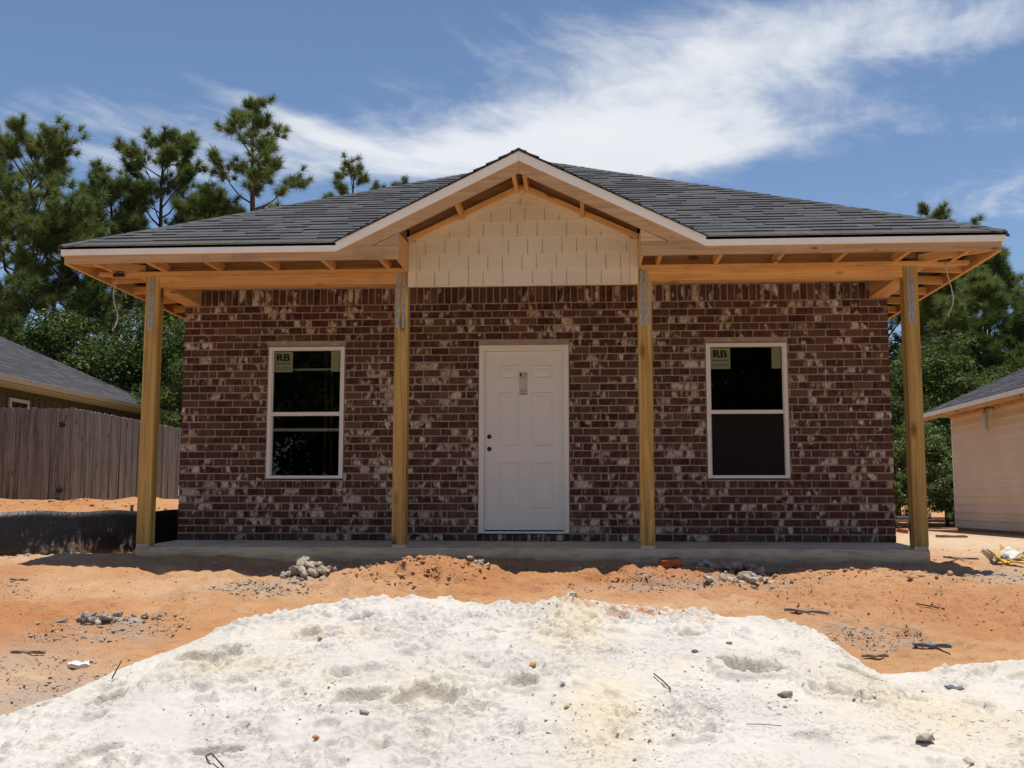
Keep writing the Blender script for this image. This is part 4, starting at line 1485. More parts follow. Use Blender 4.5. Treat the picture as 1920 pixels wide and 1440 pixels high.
for k in range(24):
    yy = ey0 + .3 + k * .61
    if yy < ey1 - .1: stick('lookout', (ex0 + .04, yy, NZ - .02), (NX0, yy, NZ - .02), .038, .085, M['lumber'], rf)
stick('ledger', (NX0 - .03, NY0, NZ - .04), (NX0 - .03, NY1, NZ - .04), .04, .085, M['lumber'], rf)
V, F = tube([(9.27, 10.9, 2.40), (9.20, 10.9, 2.43), (9.12, 10.9, 2.40), (9.09, 10.9, 2.30), (9.09, 10.9, 2.02), (9.12, 10.9, 1.95)], .055, 10)
obj('vent_pipe', V, F, M['cablemat'], tan, True)
box('meter_box', 9.22, 9.30, 9.05, 9.25, .55, .95, M['lap'], tan)

grey = empty('grey_house', (-12.8, 12, 0))
tag(grey, 'neighbouring house with dark roof and pale gutter behind the left board fence', 'house')
QX, QY0, QY1, QZ = -12.75, 3.0, 20.0, 3.12
wl = box('wall', -22, QX, QY0, QY1, -.2, QZ, M['olive'], grey)
yy = QY0 + .1
while yy < QY1:
    box('batten', QX, QX + .02, yy, yy + .045, -.2, QZ - .16, M['olive'], wl); yy += .30
qx0, qx1, qy0, qy1 = -22.5, -12.2, QY0 - .5, QY1 + .5
hw = (qx1 - qx0) / 2
rp = [(qx0, qy0, QZ + .11), (qx1, qy0, QZ + .11), (qx1, qy1, QZ + .11), (qx0, qy1, QZ + .11), ((qx0 + qx1) / 2, qy0 + hw, QZ + .11 + hw * .5), ((qx0 + qx1) / 2, qy1 - hw, QZ + .11 + hw * .5)]
rp += [(p[0], p[1], p[2] - .03) for p in rp]
rf = obj('roof', rp, [(0, 1, 4), (1, 2, 5, 4), (2, 3, 5), (3, 0, 4, 5), (7, 6, 10), (8, 7, 10, 11), (9, 8, 11), (6, 9, 11, 10), (0, 6, 7, 1), (1, 7, 8, 2), (2, 8, 9, 3), (3, 9, 6, 0)], M['shingle_far'], grey)
fix_normals(rf.data)
ngb = MB()
for c in range(int(hw / EXPO)):
    a0 = c * EXPO
    X0, X1 = qx1 - a0 + (.015 if c == 0 else 0), qx1 - a0 - EXPO - .015
    y = qy0 + a0
    while y < qy1 - a0 - .02:
        ye = min(y + random.uniform(.2, .6), qy1 - a0 - .02)
        th = random.choice((.006, .013)); zf = lambda X: QZ + .11 + (qx1 - X) * .5
        v = [(X0, y, zf(X0) + th), (X0, ye, zf(X0) + th), (X1, ye, zf(X1) + .003), (X1, y, zf(X1) + .003), (X0, y, zf(X0) - .004), (X0, ye, zf(X0) - .004), (X1, ye, zf(X1) - .004), (X1, y, zf(X1) - .004)]
        ngb.add(v, [(0, 1, 2, 3), (4, 5, 1, 0), (5, 6, 2, 1), (7, 4, 0, 3)])
        y = ye
o = ngb.build('shingle_courses', M['shingle_far'], rf); o['kind'] = 'stuff'
# gutter with a rolled lip along the eave
gt = MB()
prof = [(0, -.02), (.0, -.13), (.05, -.13), (.10, -.075), (.105, -.03), (.118, -.028), (.118, -.018), (.10, -.018)]
n = len(prof); yA, yB = qy0, qy1 + .02
gv = [(qx1 + a, yA, QZ + .12 + b) for a, b in prof] + [(qx1 + a, yB, QZ + .12 + b) for a, b in prof]
o = obj('gutter', gv, [(i, i + n, (i + 1) % n + n, (i + 1) % n) for i in range(n)] + [tuple(range(n)), tuple(range(2 * n - 1, n - 1, -1))], M['gutter'], rf); fix_normals(o.data)
box('soffit', QX, qx1 - .001, qy0, qy1, QZ - .045, QZ - .02, M['gutter'], rf)
wn = empty('window', (QX, 11.8, 2.0)); setp(wn, grey)
box('frame', QX, QX + .045, 11.6, 11.68, 1.3, 2.86, M['gutter'], wn); box('frame', QX, QX + .045, 12.4, 12.48, 1.3, 2.86, M['gutter'], wn)
box('frame', QX, QX + .045, 11.68, 12.4, 2.78, 2.86, M['gutter'], wn); box('frame', QX, QX + .045, 11.68, 12.4, 1.3, 1.38, M['gutter'], wn)
box('pane', QX + .006, QX + .012, 11.68, 12.4, 1.38, 2.78, M['ink'], wn)

# ------------------------------------------------------------------ trees
def np_mesh(name, V, F, mat):
    me = bpy.data.meshes.new(name)
    k = F.shape[1]
    me.vertices.add(len(V)); me.vertices.foreach_set('co', V.astype(np.float32).ravel())
    me.loops.add(F.size); me.loops.foreach_set('vertex_index', F.astype(np.int32).ravel())
    me.polygons.add(len(F)); me.polygons.foreach_set('loop_start', np.arange(0, F.size, k, dtype=np.int32))
    me.update(calc_edges=True); me.materials.append(mat)
    return me


def norm(a): return a / np.maximum(np.linalg.norm(a, axis=-1, keepdims=True), 1e-9)


def child(name, me, parent):
    o = bpy.data.objects.new(name, me); COL.objects.link(o); o.parent = parent; return o


def needle_tufts(rs, C, D, n, L, wd):
    """brushes of long needles: centres C, directions D"""
    m = len(C)
    c = np.repeat(C, n, 0); d = np.repeat(D, n, 0)
    r = norm(rs.normal(size=(m * n, 3)))
    dirs = norm(d * rs.uniform(0.25, 1.0, (m * n, 1)) + r * 0.85)
    ln = L * rs.uniform(0.65, 1.1, (m * n, 1)) * np.repeat(rs.uniform(.8, 1.2, (m, 1)), n, 0)
    root = c - d * rs.uniform(0, 0.16, (m * n, 1))
    side_ = norm(np.cross(dirs, rs.normal(size=(m * n, 3)))) * wd
    tip = root + dirs * ln - np.array([0, 0, 1.0]) * (ln ** 2) * .18
    V = np.stack([root - side_ * .5, root + side_ * .5, tip], 1).reshape(-1, 3)
    return V, np.arange(len(V)).reshape(-1, 3)


def pine_meshes(seed, H, base, Rc, nb, dens=1.0, lean=(0, 0), top='round', needles=92):
    rs = np.random.RandomState(seed)
    wv, wf = [], []

    def add_tube(p, r, k=6):
        v, f = tube(p, r, k); o = len(wv)
        wv.extend(v); wf.extend([tuple(i + o for i in q) for q in f])
    npt = 10
    tr, rad = [], []
    ph = rs.uniform(0, 6)
    for i in range(npt):
        t = i / (npt - 1)
        tr.append((lean[0] * t * t + .25 * math.sin(t * 4 + ph) * t, lean[1] * t * t + .2 * math.cos(t * 3.3 + ph) * t, H * t * .985 - .1))
        rad.append(max(.02, .020 * H * (1 - t * .93)))
    add_tube(tr, rad, 8)
    tr = np.array(tr)
    C, D = [], []
    dens = dens * 1.45
    for b in range(nb):
        u = ((b + .5) / nb) ** 0.9
        z = base + (H * .97 - base) * u
        t = (z + .1) / (H * .985)
        p0 = np.array([np.interp(t, np.linspace(0, 1, npt), tr[:, k]) for k in range(3)])
        if top == 'round': prof = math.sqrt(max(.03, 1 - (max(0, u - .28) / .74) ** 2)) * (0.55 + .45 * min(1, u / .25))
        elif top == 'loose': prof = (.35 + .75 * (1 - u) ** .6) * (.62 + .38 * math.sin(u * 19 + seed))
        else: prof = (1 - u) ** .75 * .95 + .10
        L = Rc * 1.28 * prof * rs.uniform(.55, 1.08)
        az = b * 2.39996 + rs.uniform(-.5, .5)
        el = rs.uniform(-.05, .35) + .75 * u ** 2
        d = np.array([math.cos(az) * math.cos(el), math.sin(az) * math.cos(el), math.sin(el)])
        seg = [p0]
        cur = p0; dd = d.copy()
        for k in range(4):
            dd = norm(dd + np.array([rs.normal(0, .12), rs.normal(0, .12), .13 + rs.normal(0, .10)]))
            cur = cur + dd * L / 4; seg.append(cur)
        r0 = .010 + .013 * L
        add_tube([tuple(s) for s in seg], [r0, r0 * .8, r0 * .6, r0 * .42, r0 * .25], 5)
        seg = np.array(seg)
        nt_ = max(3, int((L * 3.4 + 2) * dens))
        for k in range(nt_):
            s = rs.uniform(.38, 1.0) ** .8
            q = np.array([np.interp(s, np.linspace(0, 1, 5), seg[:, j]) for j in range(3)])
            az2 = az + rs.choice([-1, 1]) * rs.uniform(.3, 1.3)
            e2 = rs.uniform(.1, 1.1)
            td = norm(np.array([math.cos(az2) * math.cos(e2), math.sin(az2) * math.cos(e2), math.sin(e2)]))
            tl = rs.uniform(.25, .8) * (.5 + .25 * L)
            e = q + td * tl
            add_tube([tuple(q), tuple((q + e) / 2 + rs.normal(0, .03, 3)), tuple(e)], [.014, .011, .008], 4)
            C.append(e); D.append(norm(td + np.array([0, 0, .45])))
            if rs.rand() < .5:
                C.append(q + td * tl * .55 + rs.normal(0, .08, 3)); D.append(norm(td + rs.normal(0, .5, 3) + np.array([0, 0, .4])))
        C.append(seg[-1]); D.append(norm(dd + np.array([0, 0, .5])))
    for k in range(5):
        C.append(tr[-1] + np.array([rs.normal(0, .12), rs.normal(0, .12), rs.uniform(-.25, .1)])); D.append(np.array([0, 0, 1.0]))
    V, F = needle_tufts(rs, np.array(C), np.array(D), needles, .37, .020)
    tm = mesh('trunk', wv, wf, M['bark'], True)
    return tm, np_mesh('crown', V, F, M['needle'])


def place_tree(name, meshes, loc, rz, label, cat, group=None, sc=1.0):
    t = empty(name, loc); t.rotation_euler = (0, 0, rz); t.scale = (sc, sc, sc)
    child('trunk', meshes[0], t); child('crown', meshes[1], t)
    return tag(t, label, cat, group)


GZB = -.25
pines = [
    # x, y, height, crown base, radius, branches, density, lean, top, label
    (-19.8, 24.0, 13.5, 5.5, 2.9, 44, 1.0, (.3, 0), 'round', 'tall full pine at the left edge, trunk rising behind the grey house'),
    (-22.7, 26.0, 13.4, 4.6, 2.8, 34, .9, (0, 0), 'round', 'pine cut by the left picture edge, behind the full left pine'),
    (-18.0, 23.0, 10.6, 3.6, 2.0, 30, .9, (.4, 0), 'round', 'shorter leaning pine just right of the tall left-edge pine'),
    (-19.9, 30.0, 12.9, 5.0, 1.9, 28, .9, (0, 0), 'cone', 'narrow pine top peeping between the left pine and the rounded pine'),
    (-15.6, 27.0, 14.5, 6.6, 2.3, 40, 1.0, (.2, 0), 'round', 'rounded pine crown left of the tallest pine, above the roof'),
    (-17.0, 26.5, 12.7, 5.6, 2.0, 30, 1.0, (-.2, 0), 'round', 'lower pine crown merging with the left flank of the rounded pine'),
    (-13.9, 27.5, 12.3, 5.8, 1.7, 26, 1.0, (.2, 0), 'round', 'low pine crown between the rounded pine and the tallest pine'),
    (-11.9, 27.0, 16.2, 8.8, 2.5, 30, .95, (0, 0), 'loose', 'tallest pine, open crown against the sky above the left roof'),
    (-10.4, 37.0, 16.6, 12.3, 1.6, 14, .7, (.2, 0), 'round', 'sparse pine top just over the roof, right of the tallest pine'),
    (-8.3, 38.0, 16.1, 12.6, 1.2, 10, .8, (0, 0), 'round', 'smallest pine tip showing above the roof left of the gable'),
    (16.6, 36.0, 13.5, 7.0, 2.0, 26, .9, (0, 0), 'round', 'pine tip poking above the right end of the roof'),
    (15.5, 28.0, 9.7, 2.8, 2.4, 40, 1.1, (.2, 0), 'cone', 'dense pine right of the right porch post with pointed top'),
    (13.7, 27.0, 8.6, 2.4, 2.2, 36, 1.1, (0, 0), 'cone', 'pine partly hidden by the right eave and its hanging wire'),
    (17.3, 27.0, 8.6, 2.4, 2.4, 36, 1.1, (0, 0), 'cone', 'pine cut by the right picture edge below the clouds'),
    (-14.6, 30.0, 12.9, 5.0, 2.2, 34, 1.0, (0, 0), 'round', 'pine filling the canopy behind the left slope of the roof'),
    (-12.7, 31.0, 12.6, 5.6, 2.0, 30, 1.0, (.2, 0), 'round', 'pine low behind the roof under the tallest pine'),
    (14.7, 25.5, 8.4, 1.8, 2.0, 34, 1.2, (0, 0), 'cone', 'bushy young pine filling the gap above the tan house roof'),
    (16.4, 25.0, 8.0, 1.6, 2.0, 34, 1.2, (0, 0), 'cone', 'bushy young pine beside the picture edge above the tan roof'),
    (18.6, 26.5, 8.6, 2.0, 2.2, 30, 1.1, (0, 0), 'cone', 'rightmost pine, mostly outside the picture'),
    (12.2, 30.0, 8.8, 2.6, 2.2, 34, 1.1, (0, 0), 'round', 'pine seen between the brick wall and the right porch post'),
]
for i, (x, y, H, b_, rc, nb, dn, ln, tp, lab_) in enumerate(pines):
    ms = pine_meshes(100 + i, H - GZB, b_, rc, nb, dn, ln, tp)
    place_tree('pine_tree', ms, (x, y, GZB), 0.0, lab_, 'pine tree', 'pines behind the houses')


def broad_meshes(seed, H, Rc, base, nclu, leaves, ls, mat, trunks=1):
    rs = np.random.RandomState(seed)
    wv, wf = [], []

    def add_tube(p, r, k=6):
        v, f = tube(p, r, k); o = len(wv)
        wv.extend(v); wf.extend([tuple(i + o for i in q) for q in f])
    cen = []
    while len(cen) < nclu:
        p = rs.uniform(-1, 1, 3)
        if np.linalg.norm(p) < 1 and np.linalg.norm(p) > .25:
            cen.append((p[0] * Rc, p[1] * Rc, base + (H - base) * (.5 + .5 * p[2])))
    cen = np.array(cen)
    top = np.array([rs.normal(0, .2), rs.normal(0, .2), base + (H - base) * .55])
    add_tube([(0, 0, -.1), (top[0] * .4, top[1] * .4, top[2] * .5), tuple(top)], [.018 * H, .014 * H, .006 * H], 7)
    for c in cen:
        s = rs.uniform(.35, .95); a = top * s
        m_ = (a + c) / 2 + np.array([0, 0, .2]) + rs.normal(0, .12, 3)
        add_tube([tuple(a), tuple(m_), tuple(c)], [.03, .02, .008], 4)
    n = nclu * leaves
    cc = np.repeat(cen, leaves, 0)
    rad = np.repeat(rs.uniform(.45, .95, (nclu, 1)), leaves, 0) * Rc * .42
    dirs = norm(rs.normal(size=(n, 3)))
    dirs[:, 2] = np.abs(dirs[:, 2]) * rs.choice([1, 1, 1, -.6], n)
    p = cc + dirs * rad * rs.uniform(.35, 1.05, (n, 1)) ** .6 * np.array([1.15, 1.15, .72])
    nrm = norm(dirs * .6 + rs.normal(size=(n, 3)) * .6 + np.array([0, 0, .7]))
    ax = norm(np.cross(nrm, rs.normal(size=(n, 3)))); bx2 = np.cross(nrm, ax)
    l = ls * rs.uniform(.7, 1.3, (n, 1)); wdt = l * .52
    V = np.stack([p - ax * l * .5, p + bx2 * wdt * .5 + nrm * l * .06, p + ax * l * .5 - nrm * l * .08, p - bx2 * wdt * .5 + nrm * l * .06], 1).reshape(-1, 3)
    F = np.arange(len(V)).reshape(-1, 4)
    return mesh('trunk', wv, wf, M['bark'], True), np_mesh('crown', V, F, mat)


bA = broad_meshes(1, 8.0, 2.9, 0.8, 46, 430, .150, M['leaf'])
bB = broad_meshes(2, 6.4, 2.4, 0.5, 40, 420, .140, M['leaf'])
bC = broad_meshes(3, 5.0, 1.9, 0.3, 34, 360, .120, M['leaf_light'])
bD = broad_meshes(4, 2.6, 1.1, 0.1, 22, 260, .095, M['leaf_light'])
G_L, G_R = 'leafy trees behind the left fence', 'leafy trees behind the right post'
spec = [
    (bA, -14.9, 21.8, 0.4, 1.00, 'large dark leafy tree behind the grey roof, left of the corner post', G_L),
    (bB, -12.4, 20.8, 1.9, 1.05, 'dark leafy tree directly behind the left corner post', G_L),
    (bA, -17.6, 24.5, 2.6, .92, 'shaded leafy tree under the tall left-edge pine', G_L),
    (bB, -20.8, 24.8, 3.4, 1.05, 'leafy tree at the left edge below the pines', G_L),
    (bA, -11.0, 25.0, 5.0, .95, 'leafy tree in the gap between left corner post and brick wall', G_L),
    (bB, -10.0, 17.5, 0.7, .78, 'small leafy tree just past the far end of the grey eave', G_L),
    (bB, 10.9, 21.5, 2.2, .88, 'shiny leafy tree between the brick wall and the right corner post', G_R),
    (bA, 12.4, 21.5, 3.7, .72, 'dark glossy leafy tree right of the right corner post', G_R),
    (bB, 14.3, 22.0, 0.3, .80, 'leafy tree above the tan house roof', G_R),
    (bC, 16.0, 22.5, 4.4, .86, 'yellow-green leafy tree at the right edge above the tan roof', G_R),
    (bC, 9.35, 17.2, 1.2, .62, 'bright green bush between brick wall and right corner post', G_R),
    (bC, 10.6, 18.2, 2.9, .70, 'green bush behind the corner of the tan house', G_R),
    (bD, 9.15, 15.6, 0.5, .62, 'small light green sapling at the corner of the tan house', G_R),
    (bC, 11.3, 17.6, 0.2, .62, 'green bush behind the tan eave end, right of the right corner post', G_R),
    (bB, 10.2, 19.4, 5.2, .62, 'dark bush at the foot of the trees behind the right corner post', G_R),
    (bD, 9.9, 15.2, 3.3, .55, 'low weeds against the corner board of the tan house', G_R),
    (bD, 8.6, 16.2, 1.7, .8, 'leafy weeds right beside the far edge of the brick wall', G_R),
    (bC, 12.5, 19.0, 4.1, .72, 'green bush mostly hidden behind the tan roof', G_R),
    (bB, 18.5, 26.0, 0.9, .9, 'dark leafy tree filling in behind the pine at the right edge', G_R),
]
for ms, x, y, rz, sc, lab_, grp in spec:
    place_tree('leafy_tree', ms, (x, y, GZB), rz, lab_, 'tree', grp, sc)
# far wood closing the view behind the first trees
rs = np.random.RandomState(17)
xs2 = list(np.linspace(-32, -10, 9)) + list(np.linspace(10, 28, 8))
for k, x in enumerate(xs2):
    place_tree('leafy_tree', bA if k % 2 else bB, (x + rs.uniform(-.8, .8), 33 + rs.uniform(-2, 5), GZB), rs.uniform(0, 6), 'dark leafy tree of the far wood closing the view behind the pines', 'tree', 'far wood behind the pines', rs.uniform(.85, 1.15))
for k, x in enumerate(np.linspace(-24, 24, 9)):
    place_tree('leafy_tree', bB, (x + rs.uniform(-1, 1), -41 + rs.uniform(-2, 2), -2.0), rs.uniform(0, 6), 'dark tree across the road, seen only mirrored in the window panes', 'tree', 'trees across the road', rs.uniform(2.1, 2.6))
# wood across the road: mirrored in the window panes
for k, x in enumerate(np.linspace(-22, 22, 8)):
    place_tree('leafy_tree', bA, (x + rs.uniform(-1, 1), -34 + rs.uniform(-3, 3), -2.0), rs.uniform(0, 6), 'dark tree across the road, seen only mirrored in the window panes', 'tree', 'trees across the road', rs.uniform(1.5, 2.0))

# ------------------------------------------------------------------ rubble, scraps and litter
def stone_mesh(name, seed, mat, flat=1.0):
    bm = bmesh.new()
    bmesh.ops.create_icosphere(bm, subdivisions=1, radius=1.0)
    rs_ = np.random.RandomState(seed)
    ax = norm(rs_.normal(size=(7, 3))); cut = rs_.uniform(.55, .9, 7)
    for v_ in bm.verts:
        p = np.array(v_.co) * rs_.uniform(.88, 1.1)
        for a, c in zip(ax, cut):          # broken faces
            d = p @ a
            if d > c: p = p - a * (d - c)
        v_.co = (p[0] * 1.15, p[1] * .85, p[2] * .7 * flat)
    me = bpy.data.meshes.new(name); bm.to_mesh(me); bm.free(); me.materials.append(mat)
    return me


SM = {k: [stone_mesh('stone', 10 + i, M[k]) for i in range(6)] for k in ('stone', 'stone_grey', 'clod', 'sandclod')}
rs = np.random.RandomState(99)


def heap(name, label, cat, cx, cy, rx, ry, n, smin, smax, key, height, group=None):
    """a pile whose stones are its pieces"""
    h = empty(name, (cx, cy, top_z(cx, cy)))
    for i in range(n):
        a = rs.uniform(0, 2 * math.pi); q = rs.uniform(0, 1) ** .6
        x, y = cx + rx * q * math.cos(a), cy + ry * q * math.sin(a)
        o = bpy.data.objects.new('stone', SM[key][rs.randint(6)])
        sz = rs.uniform(smin, smax) * (1.15 - .4 * q)
        o.scale = (sz, sz * rs.uniform(.7, 1), sz * rs.uniform(.6, .95))
        o.rotation_euler = (rs.uniform(-.6, .6), rs.uniform(-.6, .6), rs.uniform(0, 6.3))
        o.location = (x, y, top_z(x, y) + height * (1 - q) * rs.uniform(.2, 1) + sz * .25)
        link(o, h)
    return tag(h, label, cat, group)


heap('rubble_heap', 'heap of pale broken mortar lumps left of the orange mound, at the shadow edge', 'rubble', -1.96, -2.25, .27, .20, 46, .035, .085, 'stone', .16)
heap('rubble_heap', 'grey broken concrete pieces in the shade by the slab, right of centre', 'rubble', 2.08, -1.62, .42, .17, 44, .03, .09, 'stone_grey', .10)
heap('rubble_heap', 'thin spread of flat concrete flakes in the sun before the grey rubble', 'rubble', 2.1, -2.2, .40, .14, 26, .03, .08, 'stone', .02)
heap('rubble_heap', 'cluster of grey lumps on the orange soil at left', 'rubble', -3.05, -4.15, .36, .30, 30, .02, .065, 'stone_grey', .03)
heap('rubble_heap', 'few mortar lumps on the right flank of the orange mound', 'rubble', -.32, -2.25, .13, .16, 12, .03, .06, 'stone', .06)


def scatter(name, label, specs, key):
    """loose crumbs too many to count: one mesh"""
    base = SM[key]
    Vs, Fs, off = [], [], 0
    for (cx, cy, rx, ry, n, s0, s1) in specs:
        for i in range(n):
            a = rs.uniform(0, 2 * math.pi); q = rs.uniform(0, 1) ** .55
            x, y = cx + rx * q * math.cos(a), cy + ry * q * math.sin(a)
            me_ = base[rs.randint(6)]
            co_ = np.array([v_.co[:] for v_ in me_.vertices]) if me_.name not in _cache else _cache[me_.name]
            _cache[me_.name] = co_
            if me_.name not in _cachef: _cachef[me_.name] = np.array([p.vertices[:] for p in me_.polygons])
            sz = s0 * (s1 / s0) ** (rs.rand() ** 1.6)
            an = rs.uniform(0, 6.28); c, s = math.cos(an), math.sin(an)
            m3 = np.array([[c, -s, 0], [s, c, 0], [0, 0, 1]])
            p = (co_ * sz * np.array([1, rs.uniform(.6, 1), rs.uniform(.5, 1)])) @ m3.T + np.array([x, y, top_z(x, y) + sz * .05])
            Vs.append(p); Fs.append(_cachef[me_.name] + off); off += len(p)
    me = np_mesh(name, np.concatenate(Vs), np.concatenate(Fs), M[key])
    o = link(bpy.data.objects.new(name, me))
    return tag(o, label, kind='stuff')


_cache, _cachef = {}, {}
scatter('gravel', 'pale gravel and mortar crumbs strewn over the orange soil',
        [(-2.3, -2.75, .5, .42, 800, .004, .026), (-2.9, -4.35, .6, .5, 650, .004, .024), (2.68, -4.45, .42, .36, 1100, .003, .014),
         (1.9, -2.35, .9, .3, 300, .006, .026), (4.5, -1.9, .8, .5, 260, .006, .03), (-3.2, -5.6, .8, .6, 300, .005, .02),
         (-5.3, -.55, 1.2, .5, 300, .01, .05), (0.9, -2.5, .8, .25, 220, .005, .02), (-4.9, -3.2, .7, .7, 220, .006, .03),
         (0.3, -1.5, 3.9, .25, 420, .008, .04), (-2.6, -5.9, .5, .8, 300, .005, .018)], 'stone')
scatter('clods', 'crumbled orange clay clods on mounds and ruts',
        [(-.9, -2.3, .7, .5, 520, .006, .035), (1.35, -2.0, .6, .35, 260, .006, .035), (3.4, -3.0, 1.6, 1.0, 900, .003, .016),
         (4.7, -3.6, 1.2, .8, 200, .004, .026), (-3.6, -2.8, 1.6, .9, 260, .004, .016), (3.0, -1.9, 1.3, .35, 260, .008, .04),
         (-7.0, 3.2, 1.6, 2.2, 420, .01, .05), (6.0, .5, 2.2, 2.5, 420, .006, .03), (0, -3.2, 3.5, .8, 700, .0025, .009), (-3.6, -3.6, 1.3, 1.0, 500, .0025, .010)], 'clod')
scatter('sand_crumbs', 'lumps and crumbs of white sand on the heap',
        [(0, -6.3, 2.6, 1.2, 420, .003, .009), (1.6, -6.4, .5, .4, 120, .004, .016), (.60, -7.0, .16, .4, 40, .005, .018), (.95, -7.0, .16, .4, 45, .005, .018),
         (-.9, -6.8, .5, .3, 60, .004, .014), (0.8, -5.15, .8, .10, 90, .005, .018), (2.6, -6.5, .5, .5, 110, .005, .02), (2.3, -5.9, .4, .3, 40, .004, .014)], 'sandclod')
scatter('specks', 'dark grit and pebbles sprinkled over the white sand',
        [(0, -6.3, 2.7, 1.25, 420, .002, .0055), (1.5, -6.3, 1.4, 1.0, 160, .002, .007), (-1.0, -6.8, 1.2, .6, 100, .002, .006)], 'stone_grey')


def rock(x, y, sz, key, label, seed, squash=.8, mat=None):
    me_ = SM[key][seed % 6]
    if mat: me_ = stone_mesh('stone', 40 + seed, M[mat])
    o = bpy.data.objects.new('rock', me_)
    o.location = (x, y, top_z(x, y) + sz * .3)
    o.scale = (sz, sz * .8, sz * squash)
    o.rotation_euler = (.2 * (seed % 3 - 1), .15 * (seed % 4 - 1.5), seed * 1.3)
    link(o)
    return tag(o, label, 'rock', 'loose stones on the sand')


M['ochre'] = m_stone('ochre_lump', (0.42, 0.24, 0.05), (0.50, 0.30, 0.07))
M['bluegrey'] = plain('blue_grey_plastic', (0.12, 0.14, 0.17), .5, .4, var=.2)
M['yellow'] = plain('yellow_sheet', (0.55, 0.34, 0.03), .55, .3, var=.12)
M['whitescrap'] = plain('white_scrap', (0.62, 0.60, 0.56), .6, .3, var=.1)
M['twig'] = plain('twig', (0.10, 0.075, 0.05), .9, .1, var=.3)
M['brickred'] = plain('brick_red', (0.30, 0.10, 0.05), .9, .1, var=.3, scale=20, bumpy=.4)
rock(.36, -6.25, .035, 'clod', 'ochre yellow lump in the middle of the white sand', 1, mat='ochre')
rock(.345, -6.62, .038, 'stone_grey', 'flat grey stone just below the ochre lump on the sand', 2, .45)
rock(.56, -6.85, .016, 'clod', 'tiny ochre pebble right of the flat grey stone', 3, mat='ochre')
rock(1.28, -5.95, .03, 'stone_grey', 'olive stone half sunk in the sand, right of centre', 4, .6)
rock(1.50, -5.75, .022, 'stone_grey', 'small grey stone above the olive stone on the sand', 5, .7)
rock(2.18, -6.15, .030, 'stone_grey', 'dark stone on the right slope of the sand', 6, .9)
rock(1.68, -6.55, .042, 'stone_grey', 'angular grey stone beside the damp hollow in the sand', 7, .9)
rock(2.23, -7.02, .075, 'stone', 'largest stone, long buff block at the lower right of the sand', 8, .5)
rock(1.90, -6.05, .016, 'clod', 'small red pebble on the right part of the sand', 9, mat='clod')
rock(-.62, -7.15, .020, 'clod', 'small brown pebble at the lower left of the sand', 10, mat='clod')
rock(-.93, -5.85, .022, 'clod', 'brown lump left of centre on the sand', 11, mat='clod')
rock(-.44, -6.9, .028, 'stone_grey', 'blue-grey pebble low on the sand, left of centre', 12, .8)
rock(.56, -4.98, .075, 'stone', 'buff lump standing on the crest of the sand', 13, 1.0)
rock(3.55, -2.35, .035, 'clod', 'round clay clod on the orange soil before the right post', 14, .9)
rock(.82, -5.55, .014, 'clod', 'small tan pebble on the sand below the clay-stained crest', 15)
rock(2.35, -7.25, .035, 'stone', 'pale stone at the bottom edge of the sand, lower right', 16, .7)


def slabby(name, x, y, L, w_, t, rz, mat, label, cat, tilt=.05, curl=0.0, lift=0.0):
    """warped flat scrap with real thickness"""
    n = 7
    V, F = [], []
    for s in (1, -1):
        for i in range(n):
            for j in range(3):
                a, b = (i / (n - 1) - .5) * L, (j / 2 - .5) * w_
                V.append((a, b * (1 + .08 * math.sin(i * 2.3 + j)), s * t / 2 + curl * (a / L) ** 2 * 4 * L * .1 + .006 * math.sin(i * 1.7 + j * 2)))
    k = n * 3
    for i in range(n - 1):
        for j in range(2):
            q = (i * 3 + j, (i + 1) * 3 + j, (i + 1) * 3 + j + 1, i * 3 + j + 1)
            F.append(q); F.append(tuple(p + k for p in reversed(q)))
    edge = [i * 3 for i in range(n)] + [(n - 1) * 3 + 1] + [i * 3 + 2 for i in range(n - 1, -1, -1)] + [1]
    for a, b in zip(edge, edge[1:] + edge[:1]): F.append((a, a + k, b + k, b))
    me = mesh(name, V, F, mat); fix_normals(me)
    o = bpy.data.objects.new(name, me)
    o.location = (x, y, top_z(x, y) + t / 2 + .004 + lift); o.rotation_euler = (tilt, tilt * .5, rz)
    link(o)
    return tag(o, label, cat) if label else o


slabby('board_scrap', 2.36, -3.72, .34, .045, .016, -.45, M['deadwood'], 'dark splintered board lying on the orange soil behind the sand', 'board', .06)
slabby('plastic_scrap', 2.98, -4.75, .24, .04, .02, -.05, M['bluegrey'], 'blue-grey strip beside the gravel patch at right', 'scrap', .03)
slabby('plastic_scrap', 2.80, -5.72, .11, .05, .025, .2, M['bluegrey'], 'small blue-grey scrap on the sand at right', 'scrap', .2)
slabby('board_scrap', -2.62, -5.42, .13, .085, .025, .5, M['whitescrap'], 'white block of scrap board at the left edge of the sand', 'board', .12)
slabby('board_scrap', -3.05, -5.25, .22, .022, .014, .15, M['deadwood'], 'grey stick lying on the soil at far left', 'stick', .02)
slabby('board_scrap', -4.6, -2.55, .16, .04, .014, -.05, M['deadwood'], 'short dark board near the tip of the eave shadow at left', 'board', .04)
slabby('board_scrap', 7.4, 8.2, .55, .12, .04, .1, M['deadwood'], 'short board lying in the sun by the tan house', 'board', .03)
slabby('board_scrap', 2.55, -4.95, .2, .02, .012, .4, M['deadwood'], 'thin splinter on the gravel patch at right', 'stick', .05)
bc = box('broken_brick', -.10, .10, -.05, .05, -.035, .035, M['brickred'], None, .012)
bc.location = (1.46, -1.78, top_z(1.46, -1.78) + .05); bc.rotation_euler = (.2, -.1, .35)
tag(bc, 'broken red brick half buried beside the slab', 'brick')
bc = box('loose_brick', -.11, .11, -.06, .06, -.04, .04, M['brickred'], None, .012)
bc.location = (7.2, 10.6, top_z(7.2, 10.6) + .06); bc.rotation_euler = (.1, .1, .5)
